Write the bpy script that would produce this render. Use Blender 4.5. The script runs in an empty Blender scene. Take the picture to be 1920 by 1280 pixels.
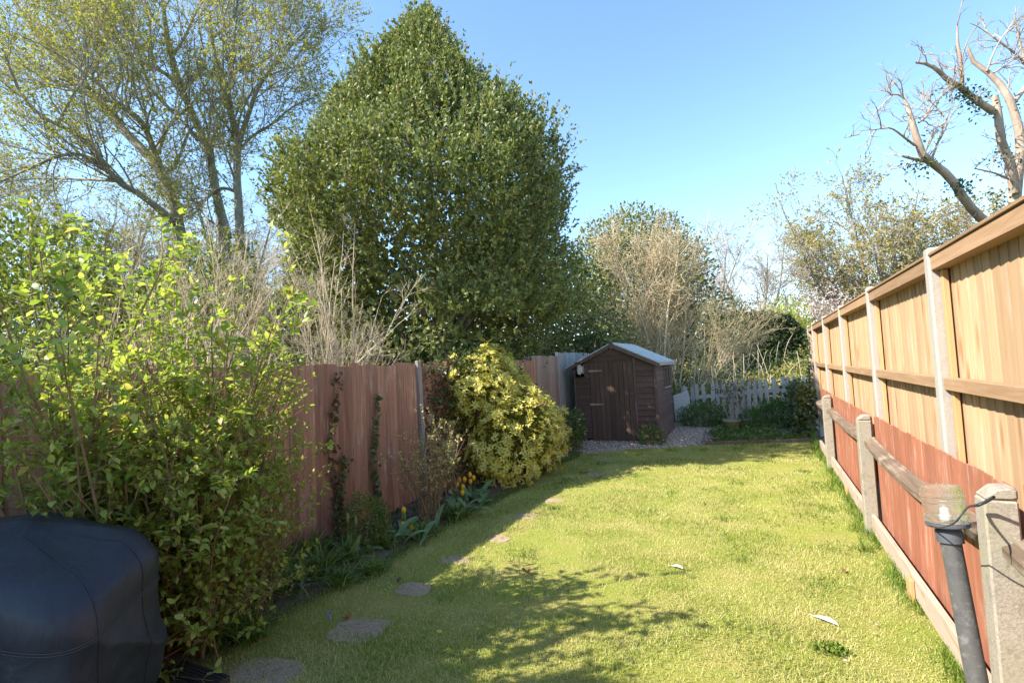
import bpy, bmesh, math
import numpy as np
from math import sin, cos, pi, radians
from mathutils import Matrix, Vector

# ------------------------------------------------------------------ camera
FPX, YAW, PITCH, ROLL, EYE = 950.0, 26.0, 3.0, 2.8, 1.65
scene = bpy.context.scene
col = scene.collection
_y, _p, _r = radians(YAW), radians(PITCH), radians(ROLL)
FW = np.array([-sin(_y)*cos(_p), cos(_y)*cos(_p), sin(_p)])
_R0 = np.array([cos(_y), sin(_y), 0.0]); _U0 = np.cross(_R0, FW)
RT = cos(_r)*_R0 - sin(_r)*_U0
UP = sin(_r)*_R0 + cos(_r)*_U0
EYEP = np.array([0, 0, EYE])
cam_data = bpy.data.cameras.new('camera')
cam = bpy.data.objects.new('camera', cam_data); col.objects.link(cam)
cam_data.sensor_width = 36.0
cam_data.lens = FPX/1920*36.0
cam_data.clip_start = 0.05; cam_data.clip_end = 2000
cam.matrix_world = Matrix(((RT[0], UP[0], -FW[0], 0), (RT[1], UP[1], -FW[1], 0), (RT[2], UP[2], -FW[2], EYE), (0, 0, 0, 1)))
scene.camera = cam

# ------------------------------------------------------------------ light
SUN_AZ, SUN_EL = 48.0, 42.2          # azimuth measured from -Y towards -X
_a, _e = radians(SUN_AZ), radians(SUN_EL)
SUNV = np.array([-sin(_a)*cos(_e), -cos(_a)*cos(_e), sin(_e)])
world = bpy.data.worlds.new('World'); scene.world = world; world.use_nodes = True
wn = world.node_tree; wn.nodes.clear()
wo = wn.nodes.new('ShaderNodeOutputWorld'); wb = wn.nodes.new('ShaderNodeBackground')
sky = wn.nodes.new('ShaderNodeTexSky'); sky.sky_type = 'NISHITA'; sky.sun_disc = False
sky.sun_elevation = _e
sky.sun_rotation = math.atan2(SUNV[0], SUNV[1])
sky.air_density = 1.0; sky.dust_density = 0.1; sky.ozone_density = 1.6; sky.altitude = 50
wb.inputs['Strength'].default_value = 0.135
_mx = wn.nodes.new('ShaderNodeMix'); _mx.data_type = 'RGBA'; _mx.blend_type = 'MULTIPLY'; _mx.inputs[0].default_value = 1.0; _mx.inputs[7].default_value = (0.90, 1.0, 1.02, 1)
wn.links.new(sky.outputs[0], _mx.inputs[6]); wn.links.new(_mx.outputs[2], wb.inputs[0]); wn.links.new(wb.outputs[0], wo.inputs[0])
sl = bpy.data.lights.new('sun', 'SUN'); sl.energy = 4.4; sl.angle = radians(0.53); sl.color = (1.0, 0.93, 0.82)
so = bpy.data.objects.new('sun', sl); col.objects.link(so)
so.rotation_euler = Vector(SUNV).to_track_quat('Z', 'Y').to_euler(); so.location = (-10, -8, 20)
scene.view_settings.view_transform = 'Standard'; scene.view_settings.look = 'None'
scene.view_settings.exposure = 1.5; scene.view_settings.gamma = 1.0
scene.view_settings.use_curve_mapping = False
scene.render.engine = 'CYCLES'
scene.cycles.max_bounces = 10; scene.cycles.diffuse_bounces = 6; scene.cycles.glossy_bounces = 3
scene.cycles.transmission_bounces = 6; scene.cycles.transparent_max_bounces = 8
scene.cycles.sample_clamp_indirect = 6.0

# ------------------------------------------------------------------ measuring helpers
def ray(px, py):
    return FW*FPX + RT*(px-960.0) + UP*(640.0-py)
def at(px, py, Y):                     # the point on that sight line at world y = Y
    d = ray(px, py); return EYEP + d*(Y/d[1])
def dep(px, py, D):                    # ... at distance D along the view axis
    d = ray(px, py); return EYEP + d*(D/FPX)
def gnd(px, py, z=0.0):
    d = ray(px, py); return EYEP + d*((z-EYE)/d[2])

# ------------------------------------------------------------------ node helpers
def nmat(name):
    m = bpy.data.materials.new(name); m.use_nodes = True
    nt = m.node_tree; nt.nodes.clear()
    out = nt.nodes.new('ShaderNodeOutputMaterial')
    return m, nt, out
def nd(nt, typ, ins=None, **props):
    n = nt.nodes.new(typ)
    for k, v in props.items(): setattr(n, k, v)
    for k, v in (ins or {}).items():
        s = n.inputs[k]
        if hasattr(v, 'is_output'): nt.links.new(v, s)
        else: s.default_value = v
    return n
def c4(c): return (c[0], c[1], c[2], 1.0)
def ramp(nt, fac, stops, interp='LINEAR'):
    n = nt.nodes.new('ShaderNodeValToRGB'); e = n.color_ramp.elements; n.color_ramp.interpolation = interp
    while len(e) < len(stops): e.new(0.5)
    for i, (p, c) in enumerate(stops):
        e[i].position = p; e[i].color = c4(c) if len(c) == 3 else c
    nt.links.new(fac, n.inputs[0]); return n.outputs[0]
def coords(nt, scale=(1, 1, 1), jitter=True):
    tc = nd(nt, 'ShaderNodeTexCoord')
    v = tc.outputs['Object']
    if jitter:
        oi = nd(nt, 'ShaderNodeObjectInfo')
        mm = nd(nt, 'ShaderNodeVectorMath', {0: oi.outputs['Random'], 1: (37.1, 17.7, 23.3)}, operation='MULTIPLY')
        v = nd(nt, 'ShaderNodeVectorMath', {0: v, 1: mm.outputs[0]}, operation='ADD').outputs[0]
    return nd(nt, 'ShaderNodeVectorMath', {0: v, 1: tuple(scale)}, operation='MULTIPLY').outputs[0]
def noise(nt, vec, scale, detail=4, rough=0.55, dist=0.0):
    return nd(nt, 'ShaderNodeTexNoise', {'Vector': vec, 'Scale': scale, 'Detail': detail, 'Roughness': rough, 'Distortion': dist}).outputs['Fac']
def mix(nt, a, b, f, mode='MIX'):
    n = nt.nodes.new('ShaderNodeMix'); n.data_type = 'RGBA'; n.blend_type = mode
    for s, v in ((n.inputs[0], f), (n.inputs[6], a), (n.inputs[7], b)):
        if hasattr(v, 'is_output'): nt.links.new(v, s)
        elif isinstance(v, (int, float)): s.default_value = v
        else: s.default_value = c4(v)
    return n.outputs[2]
def bump(nt, h, strength=0.3, dist=0.01):
    return nd(nt, 'ShaderNodeBump', {'Height': h, 'Strength': strength, 'Distance': dist}).outputs[0]
def finish(nt, out, base, rough=0.8, normal=None, spec=0.3, **extra):
    p = nd(nt, 'ShaderNodeBsdfPrincipled')
    def put(k, v):
        if hasattr(v, 'is_output'): nt.links.new(v, p.inputs[k])
        elif v is not None: p.inputs[k].default_value = c4(v) if isinstance(v, tuple) and len(v) == 3 else v
    put('Base Color', base); put('Roughness', rough); put('Specular IOR Level', spec); put('Normal', normal)
    for k, v in extra.items(): put(k.replace('_', ' '), v)
    nt.links.new(p.outputs[0], out.inputs[0]); return p

def wood_mat(name, dark, light, weather, axis=2, stretch=14, wamount=0.35, var=0.35, rough=0.85, knots=None, bstr=0.35):
    m, nt, out = nmat(name)
    sc = [stretch*2.2]*3; sc[axis] = 1.6
    v = coords(nt, sc)
    g = noise(nt, v, 1.0, 6, 0.65, 0.6)
    base = ramp(nt, g, [(0.25, dark), (0.5, tuple((np.array(dark)+np.array(light))/2)), (0.75, light)])
    v2 = coords(nt, (3, 3, 3)); w = noise(nt, v2, 1.0, 5, 0.65)
    sc3 = [30, 30, 30]; sc3[axis] = 2.2
    w2 = noise(nt, coords(nt, sc3), 1.0, 3, 0.6)
    wm = nd(nt, 'ShaderNodeMath', {0: w, 1: w2}, operation='MULTIPLY').outputs[0]
    wf = ramp(nt, wm, [(0.36-0.2*wamount, (0, 0, 0)), (0.50-0.1*wamount, (1, 1, 1))])
    base = mix(nt, base, weather, nd(nt, 'ShaderNodeMath', {0: wf, 1: min(1.0, wamount*1.6)}, operation='MULTIPLY').outputs[0])
    if knots:
        sk = [16, 16, 16]; sk[axis] = 4.0
        vk = coords(nt, sk)
        vor = nd(nt, 'ShaderNodeTexVoronoi', {'Vector': vk, 'Scale': 0.45, 'Randomness': 1.0}).outputs['Distance']
        kf = ramp(nt, vor, [(0.09, (1, 1, 1)), (0.24, (0, 0, 0))])
        base = mix(nt, base, knots, nd(nt, 'ShaderNodeMath', {0: kf, 1: 0.7}, operation='MULTIPLY').outputs[0])
    oi = nd(nt, 'ShaderNodeObjectInfo')
    val = nd(nt, 'ShaderNodeMapRange', {'Value': oi.outputs['Random'], 'To Min': 1-var, 'To Max': 1+var*0.6}).outputs[0]
    hsv = nd(nt, 'ShaderNodeHueSaturation', {'Color': base, 'Value': val, 'Saturation': 1.0}).outputs[0]
    finish(nt, out, hsv, rough, bump(nt, g, bstr, 0.004), 0.2)
    return m
def leaf_mat(name, stops, rough=0.5, trans=0.35, tint=(1.12, 1.15, 0.62), spec=0.4, patch=0.0, patchcol=(0.1, 0.1, 0.03), pscale=1.5):
    m, nt, out = nmat(name)
    geo = nd(nt, 'ShaderNodeNewGeometry'); oi = nd(nt, 'ShaderNodeObjectInfo')
    f = nd(nt, 'ShaderNodeMath', {0: geo.outputs['Random Per Island'], 1: oi.outputs['Random']}, operation='ADD').outputs[0]
    f = nd(nt, 'ShaderNodeMath', {0: f}, operation='FRACT').outputs[0]
    base = ramp(nt, f, stops)
    if patch:
        pn = noise(nt, geo.outputs['Position'], pscale, 3, 0.6)
        pf = ramp(nt, pn, [(0.42, (0, 0, 0)), (0.62, (1, 1, 1))])
        base = mix(nt, base, patchcol, nd(nt, 'ShaderNodeMath', {0: pf, 1: patch}, operation='MULTIPLY').outputs[0])
    p = nd(nt, 'ShaderNodeBsdfPrincipled', {'Base Color': base, 'Roughness': rough, 'Specular IOR Level': spec})
    tcol = mix(nt, base, tint, 1.0, 'MULTIPLY')
    t = nd(nt, 'ShaderNodeBsdfTranslucent', {'Color': tcol})
    ms = nd(nt, 'ShaderNodeMixShader', {0: trans})
    nt.links.new(p.outputs[0], ms.inputs[1]); nt.links.new(t.outputs[0], ms.inputs[2]); nt.links.new(ms.outputs[0], out.inputs[0])
    return m
def bark_mat(name, a, b, scale=18, rough=0.9, moss=None, mossamt=0.4):
    m, nt, out = nmat(name)
    v = coords(nt, (1, 1, 0.35), False)
    n = noise(nt, v, scale, 5, 0.65, 0.4)
    base = ramp(nt, n, [(0.3, a), (0.7, b)])
    if moss:
        mf = ramp(nt, noise(nt, v, scale*0.2, 3, 0.6), [(0.45, (0, 0, 0)), (0.6, (1, 1, 1))])
        base = mix(nt, base, moss, nd(nt, 'ShaderNodeMath', {0: mf, 1: mossamt}, operation='MULTIPLY').outputs[0])
    finish(nt, out, base, rough, bump(nt, n, 0.5, 0.01), 0.2); return m
def speck_mat(name, a, b, c=None, scale=60, rough=0.9, spots=0.0, spotcol=(0.08, 0.08, 0.06), sscale=6, bs=0.3, spec=0.25):
    m, nt, out = nmat(name)
    v = coords(nt, (1, 1, 1))
    n = noise(nt, v, scale, 6, 0.7); n2 = noise(nt, v, sscale, 4, 0.6)
    base = ramp(nt, n, [(0.3, a), (0.7, b)])
    if c: base = mix(nt, base, c, ramp(nt, n2, [(0.45, (0, 0, 0)), (0.65, (1, 1, 1))]))
    if spots:
        s = noise(nt, v, sscale*3.1, 4, 0.7)
        base = mix(nt, base, spotcol, nd(nt, 'ShaderNodeMath', {0: ramp(nt, s, [(0.55, (0, 0, 0)), (0.66, (1, 1, 1))]), 1: spots}, operation='MULTIPLY').outputs[0])
    finish(nt, out, base, rough, bump(nt, n, bs, 0.004), spec); return m
def plain_mat(name, c, rough=0.5, spec=0.4, **kw):
    m, nt, out = nmat(name)
    n = noise(nt, coords(nt, (1, 1, 1)), 30, 4, 0.6)
    base = ramp(nt, n, [(0.3, tuple(np.array(c)*0.85)), (0.7, tuple(np.array(c)*1.12))])
    finish(nt, out, base, rough, None, spec, **kw); return m

MAT = {}
MAT['new_board'] = wood_mat('golden_pine', (0.44, 0.275, 0.145), (0.53, 0.375, 0.235), (0.56, 0.455, 0.345), 2, 12, 0.4, 0.22, 0.75, knots=(0.30, 0.12, 0.035))
MAT['new_batten'] = wood_mat('orange_pine_batten', (0.45, 0.255, 0.115), (0.53, 0.335, 0.17), (0.56, 0.40, 0.24), 2, 12, 0.2, 0.1, 0.75, knots=(0.28, 0.1, 0.03))
MAT['new_cap'] = wood_mat('brown_treated_timber', (0.25, 0.15, 0.08), (0.40, 0.26, 0.155), (0.46, 0.335, 0.225), 1, 12, 0.35, 0.2, 0.8)
MAT['red_board'] = wood_mat('red_stained_board', (0.27, 0.10, 0.058), (0.39, 0.165, 0.098), (0.50, 0.37, 0.29), 2, 12, 0.45, 0.14, 0.8)
MAT['grey_rail'] = wood_mat('weathered_grey_rail', (0.07, 0.05, 0.036), (0.21, 0.152, 0.105), (0.36, 0.30, 0.23), 1, 10, 0.5, 0.2, 0.95, bstr=0.7)
MAT['pale_gravel_board'] = wood_mat('worn_pale_gravel_board', (0.32, 0.25, 0.19), (0.47, 0.39, 0.31), (0.27, 0.13, 0.08), 1, 10, 0.5, 0.1, 0.95)
MAT['left_board'] = wood_mat('red_brown_weathered_board', (0.22, 0.092, 0.055), (0.50, 0.255, 0.165), (0.60, 0.45, 0.35), 2, 20, 0.42, 0.26, 0.9, bstr=0.6)
MAT['grey_board'] = wood_mat('silvered_grey_board', (0.32, 0.30, 0.27), (0.46, 0.43, 0.40), (0.52, 0.50, 0.46), 2, 16, 0.4, 0.2, 0.9)
MAT['far_board'] = wood_mat('dull_brown_board', (0.27, 0.175, 0.13), (0.41, 0.29, 0.225), (0.48, 0.40, 0.34), 2, 16, 0.4, 0.2, 0.9)
MAT['old_post'] = wood_mat('grey_timber_post', (0.24, 0.19, 0.16), (0.40, 0.34, 0.29), (0.46, 0.42, 0.38), 2, 16, 0.4, 0.15, 0.95)
MAT['concrete'] = speck_mat('pale_concrete', (0.29, 0.265, 0.235), (0.43, 0.395, 0.35), (0.35, 0.325, 0.29), 90, 0.9, 0.45, (0.33, 0.28, 0.22), 5, 0.5)
MAT['old_concrete'] = speck_mat('weathered_concrete', (0.22, 0.19, 0.15), (0.38, 0.34, 0.28), (0.29, 0.265, 0.19), 90, 0.95, 0.7, (0.19, 0.165, 0.12), 6, 0.7)
MAT['shed_board'] = wood_mat('dark_brown_shed_board', (0.09, 0.056, 0.042), (0.165, 0.105, 0.08), (0.26, 0.185, 0.145), 0, 16, 0.3, 0.18, 0.8)
MAT['shed_side'] = wood_mat('dark_brown_side_board', (0.115, 0.078, 0.065), (0.19, 0.135, 0.112), (0.27, 0.205, 0.175), 1, 16, 0.3, 0.18, 0.8)
MAT['shed_plank'] = wood_mat('dark_brown_door_plank', (0.085, 0.052, 0.038), (0.155, 0.097, 0.072), (0.24, 0.165, 0.13), 2, 16, 0.3, 0.16, 0.8)
MAT['shed_trim'] = wood_mat('brown_shed_trim', (0.11, 0.07, 0.06), (0.18, 0.122, 0.105), (0.30, 0.24, 0.21), 2, 16, 0.35, 0.15, 0.85)
MAT['felt'] = speck_mat('grey_green_roofing_felt', (0.46, 0.48, 0.46), (0.60, 0.62, 0.60), (0.52, 0.55, 0.51), 120, 0.9, 0.2, (0.2, 0.22, 0.18), 3)
MAT['picket'] = wood_mat('worn_white_paint', (0.38, 0.335, 0.30), (0.58, 0.52, 0.47), (0.26, 0.21, 0.175), 2, 14, 0.35, 0.18, 0.85)
MAT['slab'] = speck_mat('pale_slab', (0.42, 0.37, 0.33), (0.50, 0.455, 0.41), (0.45, 0.39, 0.32), 70, 0.9, 0.15, (0.3, 0.25, 0.2), 4)
MAT['stone'] = speck_mat('grey_stepping_stone', (0.22, 0.155, 0.09), (0.50, 0.38, 0.255), (0.34, 0.245, 0.145), 70, 1.0, 0.8, (0.13, 0.10, 0.06), 7, 1.0)
MAT['deck'] = wood_mat('dark_old_deck_plank', (0.035, 0.03, 0.028), (0.075, 0.065, 0.06), (0.11, 0.09, 0.075), 1, 14, 0.4, 0.2, 0.9)
MAT['dark_timber'] = wood_mat('damp_dark_timber', (0.06, 0.045, 0.035), (0.12, 0.09, 0.07), (0.2, 0.17, 0.14), 0, 14, 0.4, 0.2, 0.95)
MAT['pipe'] = speck_mat('scuffed_grey_plastic', (0.065, 0.065, 0.067), (0.115, 0.112, 0.112), (0.09, 0.088, 0.086), 40, 0.5, 0.3, (0.3, 0.29, 0.27), 9, 0.05, 0.4)
MAT['collar'] = plain_mat('slate_grey_plastic', (0.085, 0.092, 0.11), 0.45)
MAT['cable'] = plain_mat('dark_cable_plastic', (0.035, 0.04, 0.05), 0.4)
MAT['pot'] = plain_mat('olive_glazed_pot', (0.23, 0.19, 0.085), 0.45)
MAT['rim'] = plain_mat('pale_pot_rim', (0.34, 0.30, 0.20), 0.5)
MAT['lampglass'] = plain_mat('milky_lamp_lens', (0.62, 0.60, 0.52), 0.25, 0.5)
MAT['soil'] = speck_mat('garden_soil', (0.085, 0.060, 0.042), (0.20, 0.15, 0.11), (0.12, 0.09, 0.06), 50, 1.0, 0.4, (0.25, 0.2, 0.16), 7, 0.8)
MAT['ground'] = speck_mat('rough_ground', (0.05, 0.055, 0.022), (0.12, 0.105, 0.055), (0.07, 0.085, 0.03), 3, 1.0, 0.3, (0.12, 0.10, 0.06), 0.6, 0.5)
MAT['patio'] = speck_mat('patio_paving', (0.17, 0.155, 0.14), (0.26, 0.24, 0.21), (0.2, 0.18, 0.15), 30, 0.95)
MAT['gravelbase'] = speck_mat('gravel_bed', (0.28, 0.205, 0.15), (0.52, 0.41, 0.31), (0.39, 0.295, 0.22), 55, 1.0, 0.4, (0.11, 0.09, 0.07), 8, 0.9)
MAT['brick'] = speck_mat('house_brick', (0.25, 0.12, 0.08), (0.34, 0.18, 0.13), None, 30)
MAT['rooftile'] = speck_mat('roof_tile', (0.16, 0.09, 0.07), (0.24, 0.14, 0.10), None, 30)
MAT['feather'] = plain_mat('white_feather', (0.66, 0.64, 0.62), 0.8)
MAT['quill'] = plain_mat('feather_quill', (0.5, 0.45, 0.4), 0.5)
MAT['deadleaf'] = plain_mat('dead_brown_leaf', (0.16, 0.075, 0.035), 0.7)
MAT['orangeleaf'] = plain_mat('dead_orange_leaf', (0.36, 0.12, 0.03), 0.7)
MAT['stick'] = bark_mat('dark_stick', (0.05, 0.035, 0.03), (0.14, 0.10, 0.085), 30)
MAT['grey_bark'] = bark_mat('grey_bark', (0.19, 0.17, 0.135), (0.42, 0.385, 0.32), 14, moss=(0.14, 0.13, 0.05), mossamt=0.5)
MAT['dark_bark'] = bark_mat('dark_bark', (0.06, 0.05, 0.042), (0.15, 0.125, 0.10), 14)
MAT['twig_brown'] = bark_mat('brown_twig', (0.34, 0.285, 0.215), (0.50, 0.43, 0.34), 20)
MAT['twig_beige'] = bark_mat('beige_twig', (0.46, 0.37, 0.25), (0.66, 0.56, 0.41), 12)
MAT['dead_twig'] = bark_mat('bleached_dead_twig', (0.30, 0.235, 0.18), (0.47, 0.39, 0.31), 12)
MAT['twig_tan'] = bark_mat('tan_twig', (0.42, 0.33, 0.20), (0.60, 0.50, 0.34), 12)
MAT['twig_lilac'] = bark_mat('mauve_grey_twig', (0.34, 0.28, 0.25), (0.48, 0.41, 0.38), 12)
MAT['stem_brown'] = bark_mat('shrub_stem', (0.17, 0.105, 0.06), (0.33, 0.225, 0.13), 25)
MAT['dead_wood'] = bark_mat('bleached_peeling_wood', (0.29, 0.20, 0.14), (0.58, 0.47, 0.37), 9, moss=(0.22, 0.12, 0.07), mossamt=0.45)
MAT['dark_core'] = plain_mat('painted_inner_shade', (0.022, 0.026, 0.012), 1.0, 0.0)
# leaves
G = leaf_mat
MAT['holly'] = G('holly_leaf', [(0.0, (0.078, 0.112, 0.036)), (0.4, (0.16, 0.20, 0.062)), (0.75, (0.275, 0.295, 0.10)), (1.0, (0.38, 0.37, 0.155))], 0.52, 0.28, spec=0.38, patch=0.3, patchcol=(0.19, 0.22, 0.06), pscale=0.9)
MAT['spring'] = G('fresh_spring_leaf', [(0.0, (0.19, 0.22, 0.035)), (0.5, (0.34, 0.36, 0.06)), (0.85, (0.46, 0.44, 0.10)), (1.0, (0.40, 0.28, 0.12))], 0.5, 0.45)
MAT['greenspring'] = G('mid_green_spring_leaf', [(0.0, (0.09, 0.12, 0.025)), (0.5, (0.17, 0.21, 0.045)), (1.0, (0.30, 0.32, 0.08))], 0.5, 0.4)
MAT['shrub_big'] = G('large_lime_leaf', [(0.0, (0.19, 0.27, 0.05)), (0.45, (0.32, 0.41, 0.075)), (0.8, (0.46, 0.51, 0.12)), (0.95, (0.58, 0.57, 0.17)), (1.0, (0.48, 0.34, 0.14))], 0.42, 0.50, spec=0.45)
MAT['shrub_small'] = G('small_yellow_green_leaf', [(0.0, (0.20, 0.27, 0.045)), (0.5, (0.35, 0.41, 0.07)), (0.9, (0.50, 0.52, 0.12)), (1.0, (0.42, 0.30, 0.12))], 0.45, 0.50)
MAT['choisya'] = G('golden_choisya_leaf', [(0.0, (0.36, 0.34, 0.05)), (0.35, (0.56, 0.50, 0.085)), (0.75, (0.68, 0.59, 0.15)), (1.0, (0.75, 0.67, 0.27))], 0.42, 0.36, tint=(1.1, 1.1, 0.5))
MAT['choisya_inner'] = G('green_choisya_leaf', [(0.0, (0.10, 0.14, 0.02)), (1.0, (0.34, 0.33, 0.05))], 0.45, 0.3)  # inner leaves are greener and darker than the golden outer ones
MAT['strand_ivy'] = G('ivy_strand_leaf', [(0.0, (0.08, 0.115, 0.04)), (0.6, (0.15, 0.19, 0.07)), (1.0, (0.24, 0.26, 0.11))], 0.45, 0.3)
MAT['ivy'] = G('ivy_leaf', [(0.0, (0.022, 0.040, 0.012)), (0.6, (0.06, 0.095, 0.024)), (1.0, (0.14, 0.17, 0.045))], 0.4, 0.18, spec=0.5)
MAT['ivybrown'] = G('brown_ivy_leaf', [(0.0, (0.10, 0.055, 0.03)), (0.6, (0.17, 0.09, 0.045)), (1.0, (0.10, 0.10, 0.04))], 0.6, 0.2)
MAT['evergreen'] = G('evergreen_leaf', [(0.0, (0.09, 0.115, 0.035)), (0.6, (0.20, 0.215, 0.07)), (1.0, (0.34, 0.32, 0.13))], 0.4, 0.2)
MAT['hedge'] = G('dark_hedge_leaf', [(0.0, (0.020, 0.034, 0.014)), (0.7, (0.042, 0.062, 0.024)), (1.0, (0.075, 0.09, 0.035))], 0.6, 0.1, spec=0.2)
MAT['bramble'] = G('bramble_leaf', [(0.0, (0.09, 0.13, 0.03)), (0.5, (0.22, 0.24, 0.06)), (0.85, (0.36, 0.33, 0.12)), (1.0, (0.34, 0.17, 0.09))], 0.5, 0.3)
MAT['lime'] = G('bright_lime_leaf', [(0.0, (0.26, 0.32, 0.03)), (1.0, (0.50, 0.52, 0.07))], 0.5, 0.45)
MAT['blossom'] = G('pale_pink_blossom', [(0.0, (0.42, 0.31, 0.27)), (1.0, (0.62, 0.50, 0.45))], 0.7, 0.3, tint=(1, 1, 1))
MAT['oakleaf'] = G('olive_young_oak_leaf', [(0.0, (0.24, 0.22, 0.055)), (0.6, (0.38, 0.33, 0.09)), (1.0, (0.50, 0.42, 0.14))], 0.55, 0.35)
MAT['box'] = G('box_leaf', [(0.0, (0.06, 0.10, 0.018)), (0.6, (0.13, 0.18, 0.03)), (1.0, (0.25, 0.27, 0.05))], 0.45, 0.2)
MAT['weeds'] = G('weed_leaf', [(0.0, (0.06, 0.11, 0.025)), (0.6, (0.12, 0.19, 0.045)), (1.0, (0.22, 0.28, 0.08))], 0.5, 0.35)
MAT['strap'] = G('strap_leaf', [(0.0, (0.08, 0.145, 0.03)), (0.6, (0.16, 0.25, 0.05)), (1.0, (0.27, 0.34, 0.09))], 0.4, 0.3)
MAT['tulipleaf'] = G('blue_green_tulip_leaf', [(0.0, (0.15, 0.24, 0.10)), (1.0, (0.24, 0.34, 0.16))], 0.45, 0.25, tint=(1.1, 1.2, 0.7))
MAT['tulip'] = G('yellow_tulip_petal', [(0.0, (0.72, 0.43, 0.02)), (1.0, (0.85, 0.57, 0.04))], 0.4, 0.3, tint=(1.1, 1.0, 0.5))
MAT['bud'] = G('green_tulip_bud', [(0.0, (0.20, 0.26, 0.08)), (1.0, (0.30, 0.34, 0.11))], 0.45, 0.25)
MAT['violet'] = G('violet_petal', [(0.0, (0.20, 0.17, 0.55)), (1.0, (0.36, 0.33, 0.72))], 0.5, 0.3, tint=(1, 1, 1.2))
MAT['whitepetal'] = G('white_petal', [(0.0, (0.7, 0.68, 0.66)), (1.0, (0.8, 0.79, 0.78))], 0.6, 0.3, tint=(1, 1, 1))
MAT['variegated'] = G('cream_variegated_leaf', [(0.0, (0.28, 0.27, 0.09)), (0.6, (0.52, 0.47, 0.20)), (1.0, (0.66, 0.60, 0.32))], 0.5, 0.35)
MAT['grass'] = G('grass_blade', [(0.0, (0.12, 0.19, 0.03)), (0.4, (0.27, 0.34, 0.055)), (0.7, (0.45, 0.45, 0.12)), (1.0, (0.68, 0.60, 0.33))], 0.6, 0.35, spec=0.25, patch=0.75, patchcol=(0.62, 0.55, 0.27), pscale=1.7)
MAT['lushgrass'] = G('lush_grass_blade', [(0.0, (0.075, 0.14, 0.016)), (0.6, (0.15, 0.235, 0.028)), (1.0, (0.30, 0.33, 0.06))], 0.55, 0.35)
MAT['wood_far'] = G('distant_foliage', [(0.0, (0.10, 0.10, 0.04)), (0.6, (0.19, 0.17, 0.075)), (1.0, (0.28, 0.24, 0.13))], 0.8, 0.2)
def _pebbles():
    m, nt, out = nmat('pebble'); geo = nd(nt, 'ShaderNodeNewGeometry')
    base = ramp(nt, geo.outputs['Random Per Island'], [(0, (0.20, 0.135, 0.09)), (0.4, (0.41, 0.31, 0.225)), (0.75, (0.58, 0.47, 0.365)), (1, (0.76, 0.69, 0.60))])
    finish(nt, out, base, 0.85); return m
MAT['pebble'] = _pebbles()
MAT['border_pebble'] = speck_mat('soil_stained_pebble', (0.16, 0.125, 0.095), (0.34, 0.28, 0.225), (0.22, 0.17, 0.13), 9, 0.95)
def _lawn():
    m, nt, out = nmat('lawn_thatch'); v = coords(nt, (1, 1, 1), False)
    n = noise(nt, v, 60, 5, 0.7); p = noise(nt, v, 2.2, 4, 0.6); s = noise(nt, v, 6.5, 4, 0.6)
    a = ramp(nt, n, [(0.3, (0.22, 0.20, 0.05)), (0.55, (0.38, 0.35, 0.10)), (0.75, (0.54, 0.46, 0.19))])
    a = mix(nt, a, (0.25, 0.30, 0.045), nd(nt, 'ShaderNodeMath', {0: ramp(nt, p, [(0.45, (1, 1, 1)), (0.6, (0, 0, 0))]), 1: 0.6}, operation='MULTIPLY').outputs[0])
    a = mix(nt, a, (0.40, 0.33, 0.16), nd(nt, 'ShaderNodeMath', {0: ramp(nt, s, [(0.6, (0, 0, 0)), (0.7, (1, 1, 1))]), 1: 0.5}, operation='MULTIPLY').outputs[0])
    finish(nt, out, a, 1.0, bump(nt, n, 1.0, 0.02), 0.1); return m
MAT['lawn'] = _lawn()
def _cover():
    m, nt, out = nmat('navy_cover_cloth'); v = coords(nt, (1, 1, 1), False)
    n = noise(nt, v, 5, 5, 0.6); w = noise(nt, v, 420, 2, 0.5)
    cr = noise(nt, coords(nt, (3.2, 3.2, 1.6), False), 1.5, 5, 0.55, 1.2)
    cr = nd(nt, 'ShaderNodeMath', {0: nd(nt, 'ShaderNodeMath', {0: cr, 1: 0.5}, operation='SUBTRACT').outputs[0]}, operation='ABSOLUTE').outputs[0]
    cr = ramp(nt, cr, [(0.0, (1, 1, 1)), (0.10, (0.15, 0.15, 0.15)), (0.3, (0, 0, 0))])
    dust = noise(nt, v, 1.7, 4, 0.65)
    base = ramp(nt, n, [(0.35, (0.017, 0.020, 0.029)), (0.7, (0.027, 0.032, 0.046))])
    base = mix(nt, base, (0.07, 0.07, 0.072), nd(nt, 'ShaderNodeMath', {0: ramp(nt, dust, [(0.5, (0, 0, 0)), (0.7, (1, 1, 1))]), 1: 0.45}, operation='MULTIPLY').outputs[0])
    b1 = bump(nt, cr, 0.28, 0.008); b2 = nd(nt, 'ShaderNodeBump', {'Height': w, 'Strength': 0.2, 'Distance': 0.001, 'Normal': b1}).outputs[0]
    finish(nt, out, base, 0.5, b2, 0.4); return m
MAT['cover'] = _cover()
MAT['seam'] = plain_mat('cover_seam_thread', (0.075, 0.065, 0.065), 0.8)
def _glass(name, tint=(0.93, 0.95, 0.93), rough=0.03):
    m, nt, out = nmat(name)
    g = nd(nt, 'ShaderNodeBsdfGlass', {'Color': c4(tint), 'Roughness': rough, 'IOR': 1.3})
    t = nd(nt, 'ShaderNodeBsdfTransparent', {'Color': c4(tint)})
    d = nd(nt, 'ShaderNodeBsdfDiffuse', {'Color': (0.62, 0.58, 0.46, 1)})
    x = nd(nt, 'ShaderNodeMixShader', {0: 0.6}); y = nd(nt, 'ShaderNodeMixShader', {0: 0.09})
    nt.links.new(t.outputs[0], x.inputs[1]); nt.links.new(g.outputs[0], x.inputs[2])
    nt.links.new(x.outputs[0], y.inputs[1]); nt.links.new(d.outputs[0], y.inputs[2]); nt.links.new(y.outputs[0], out.inputs[0]); return m
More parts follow.
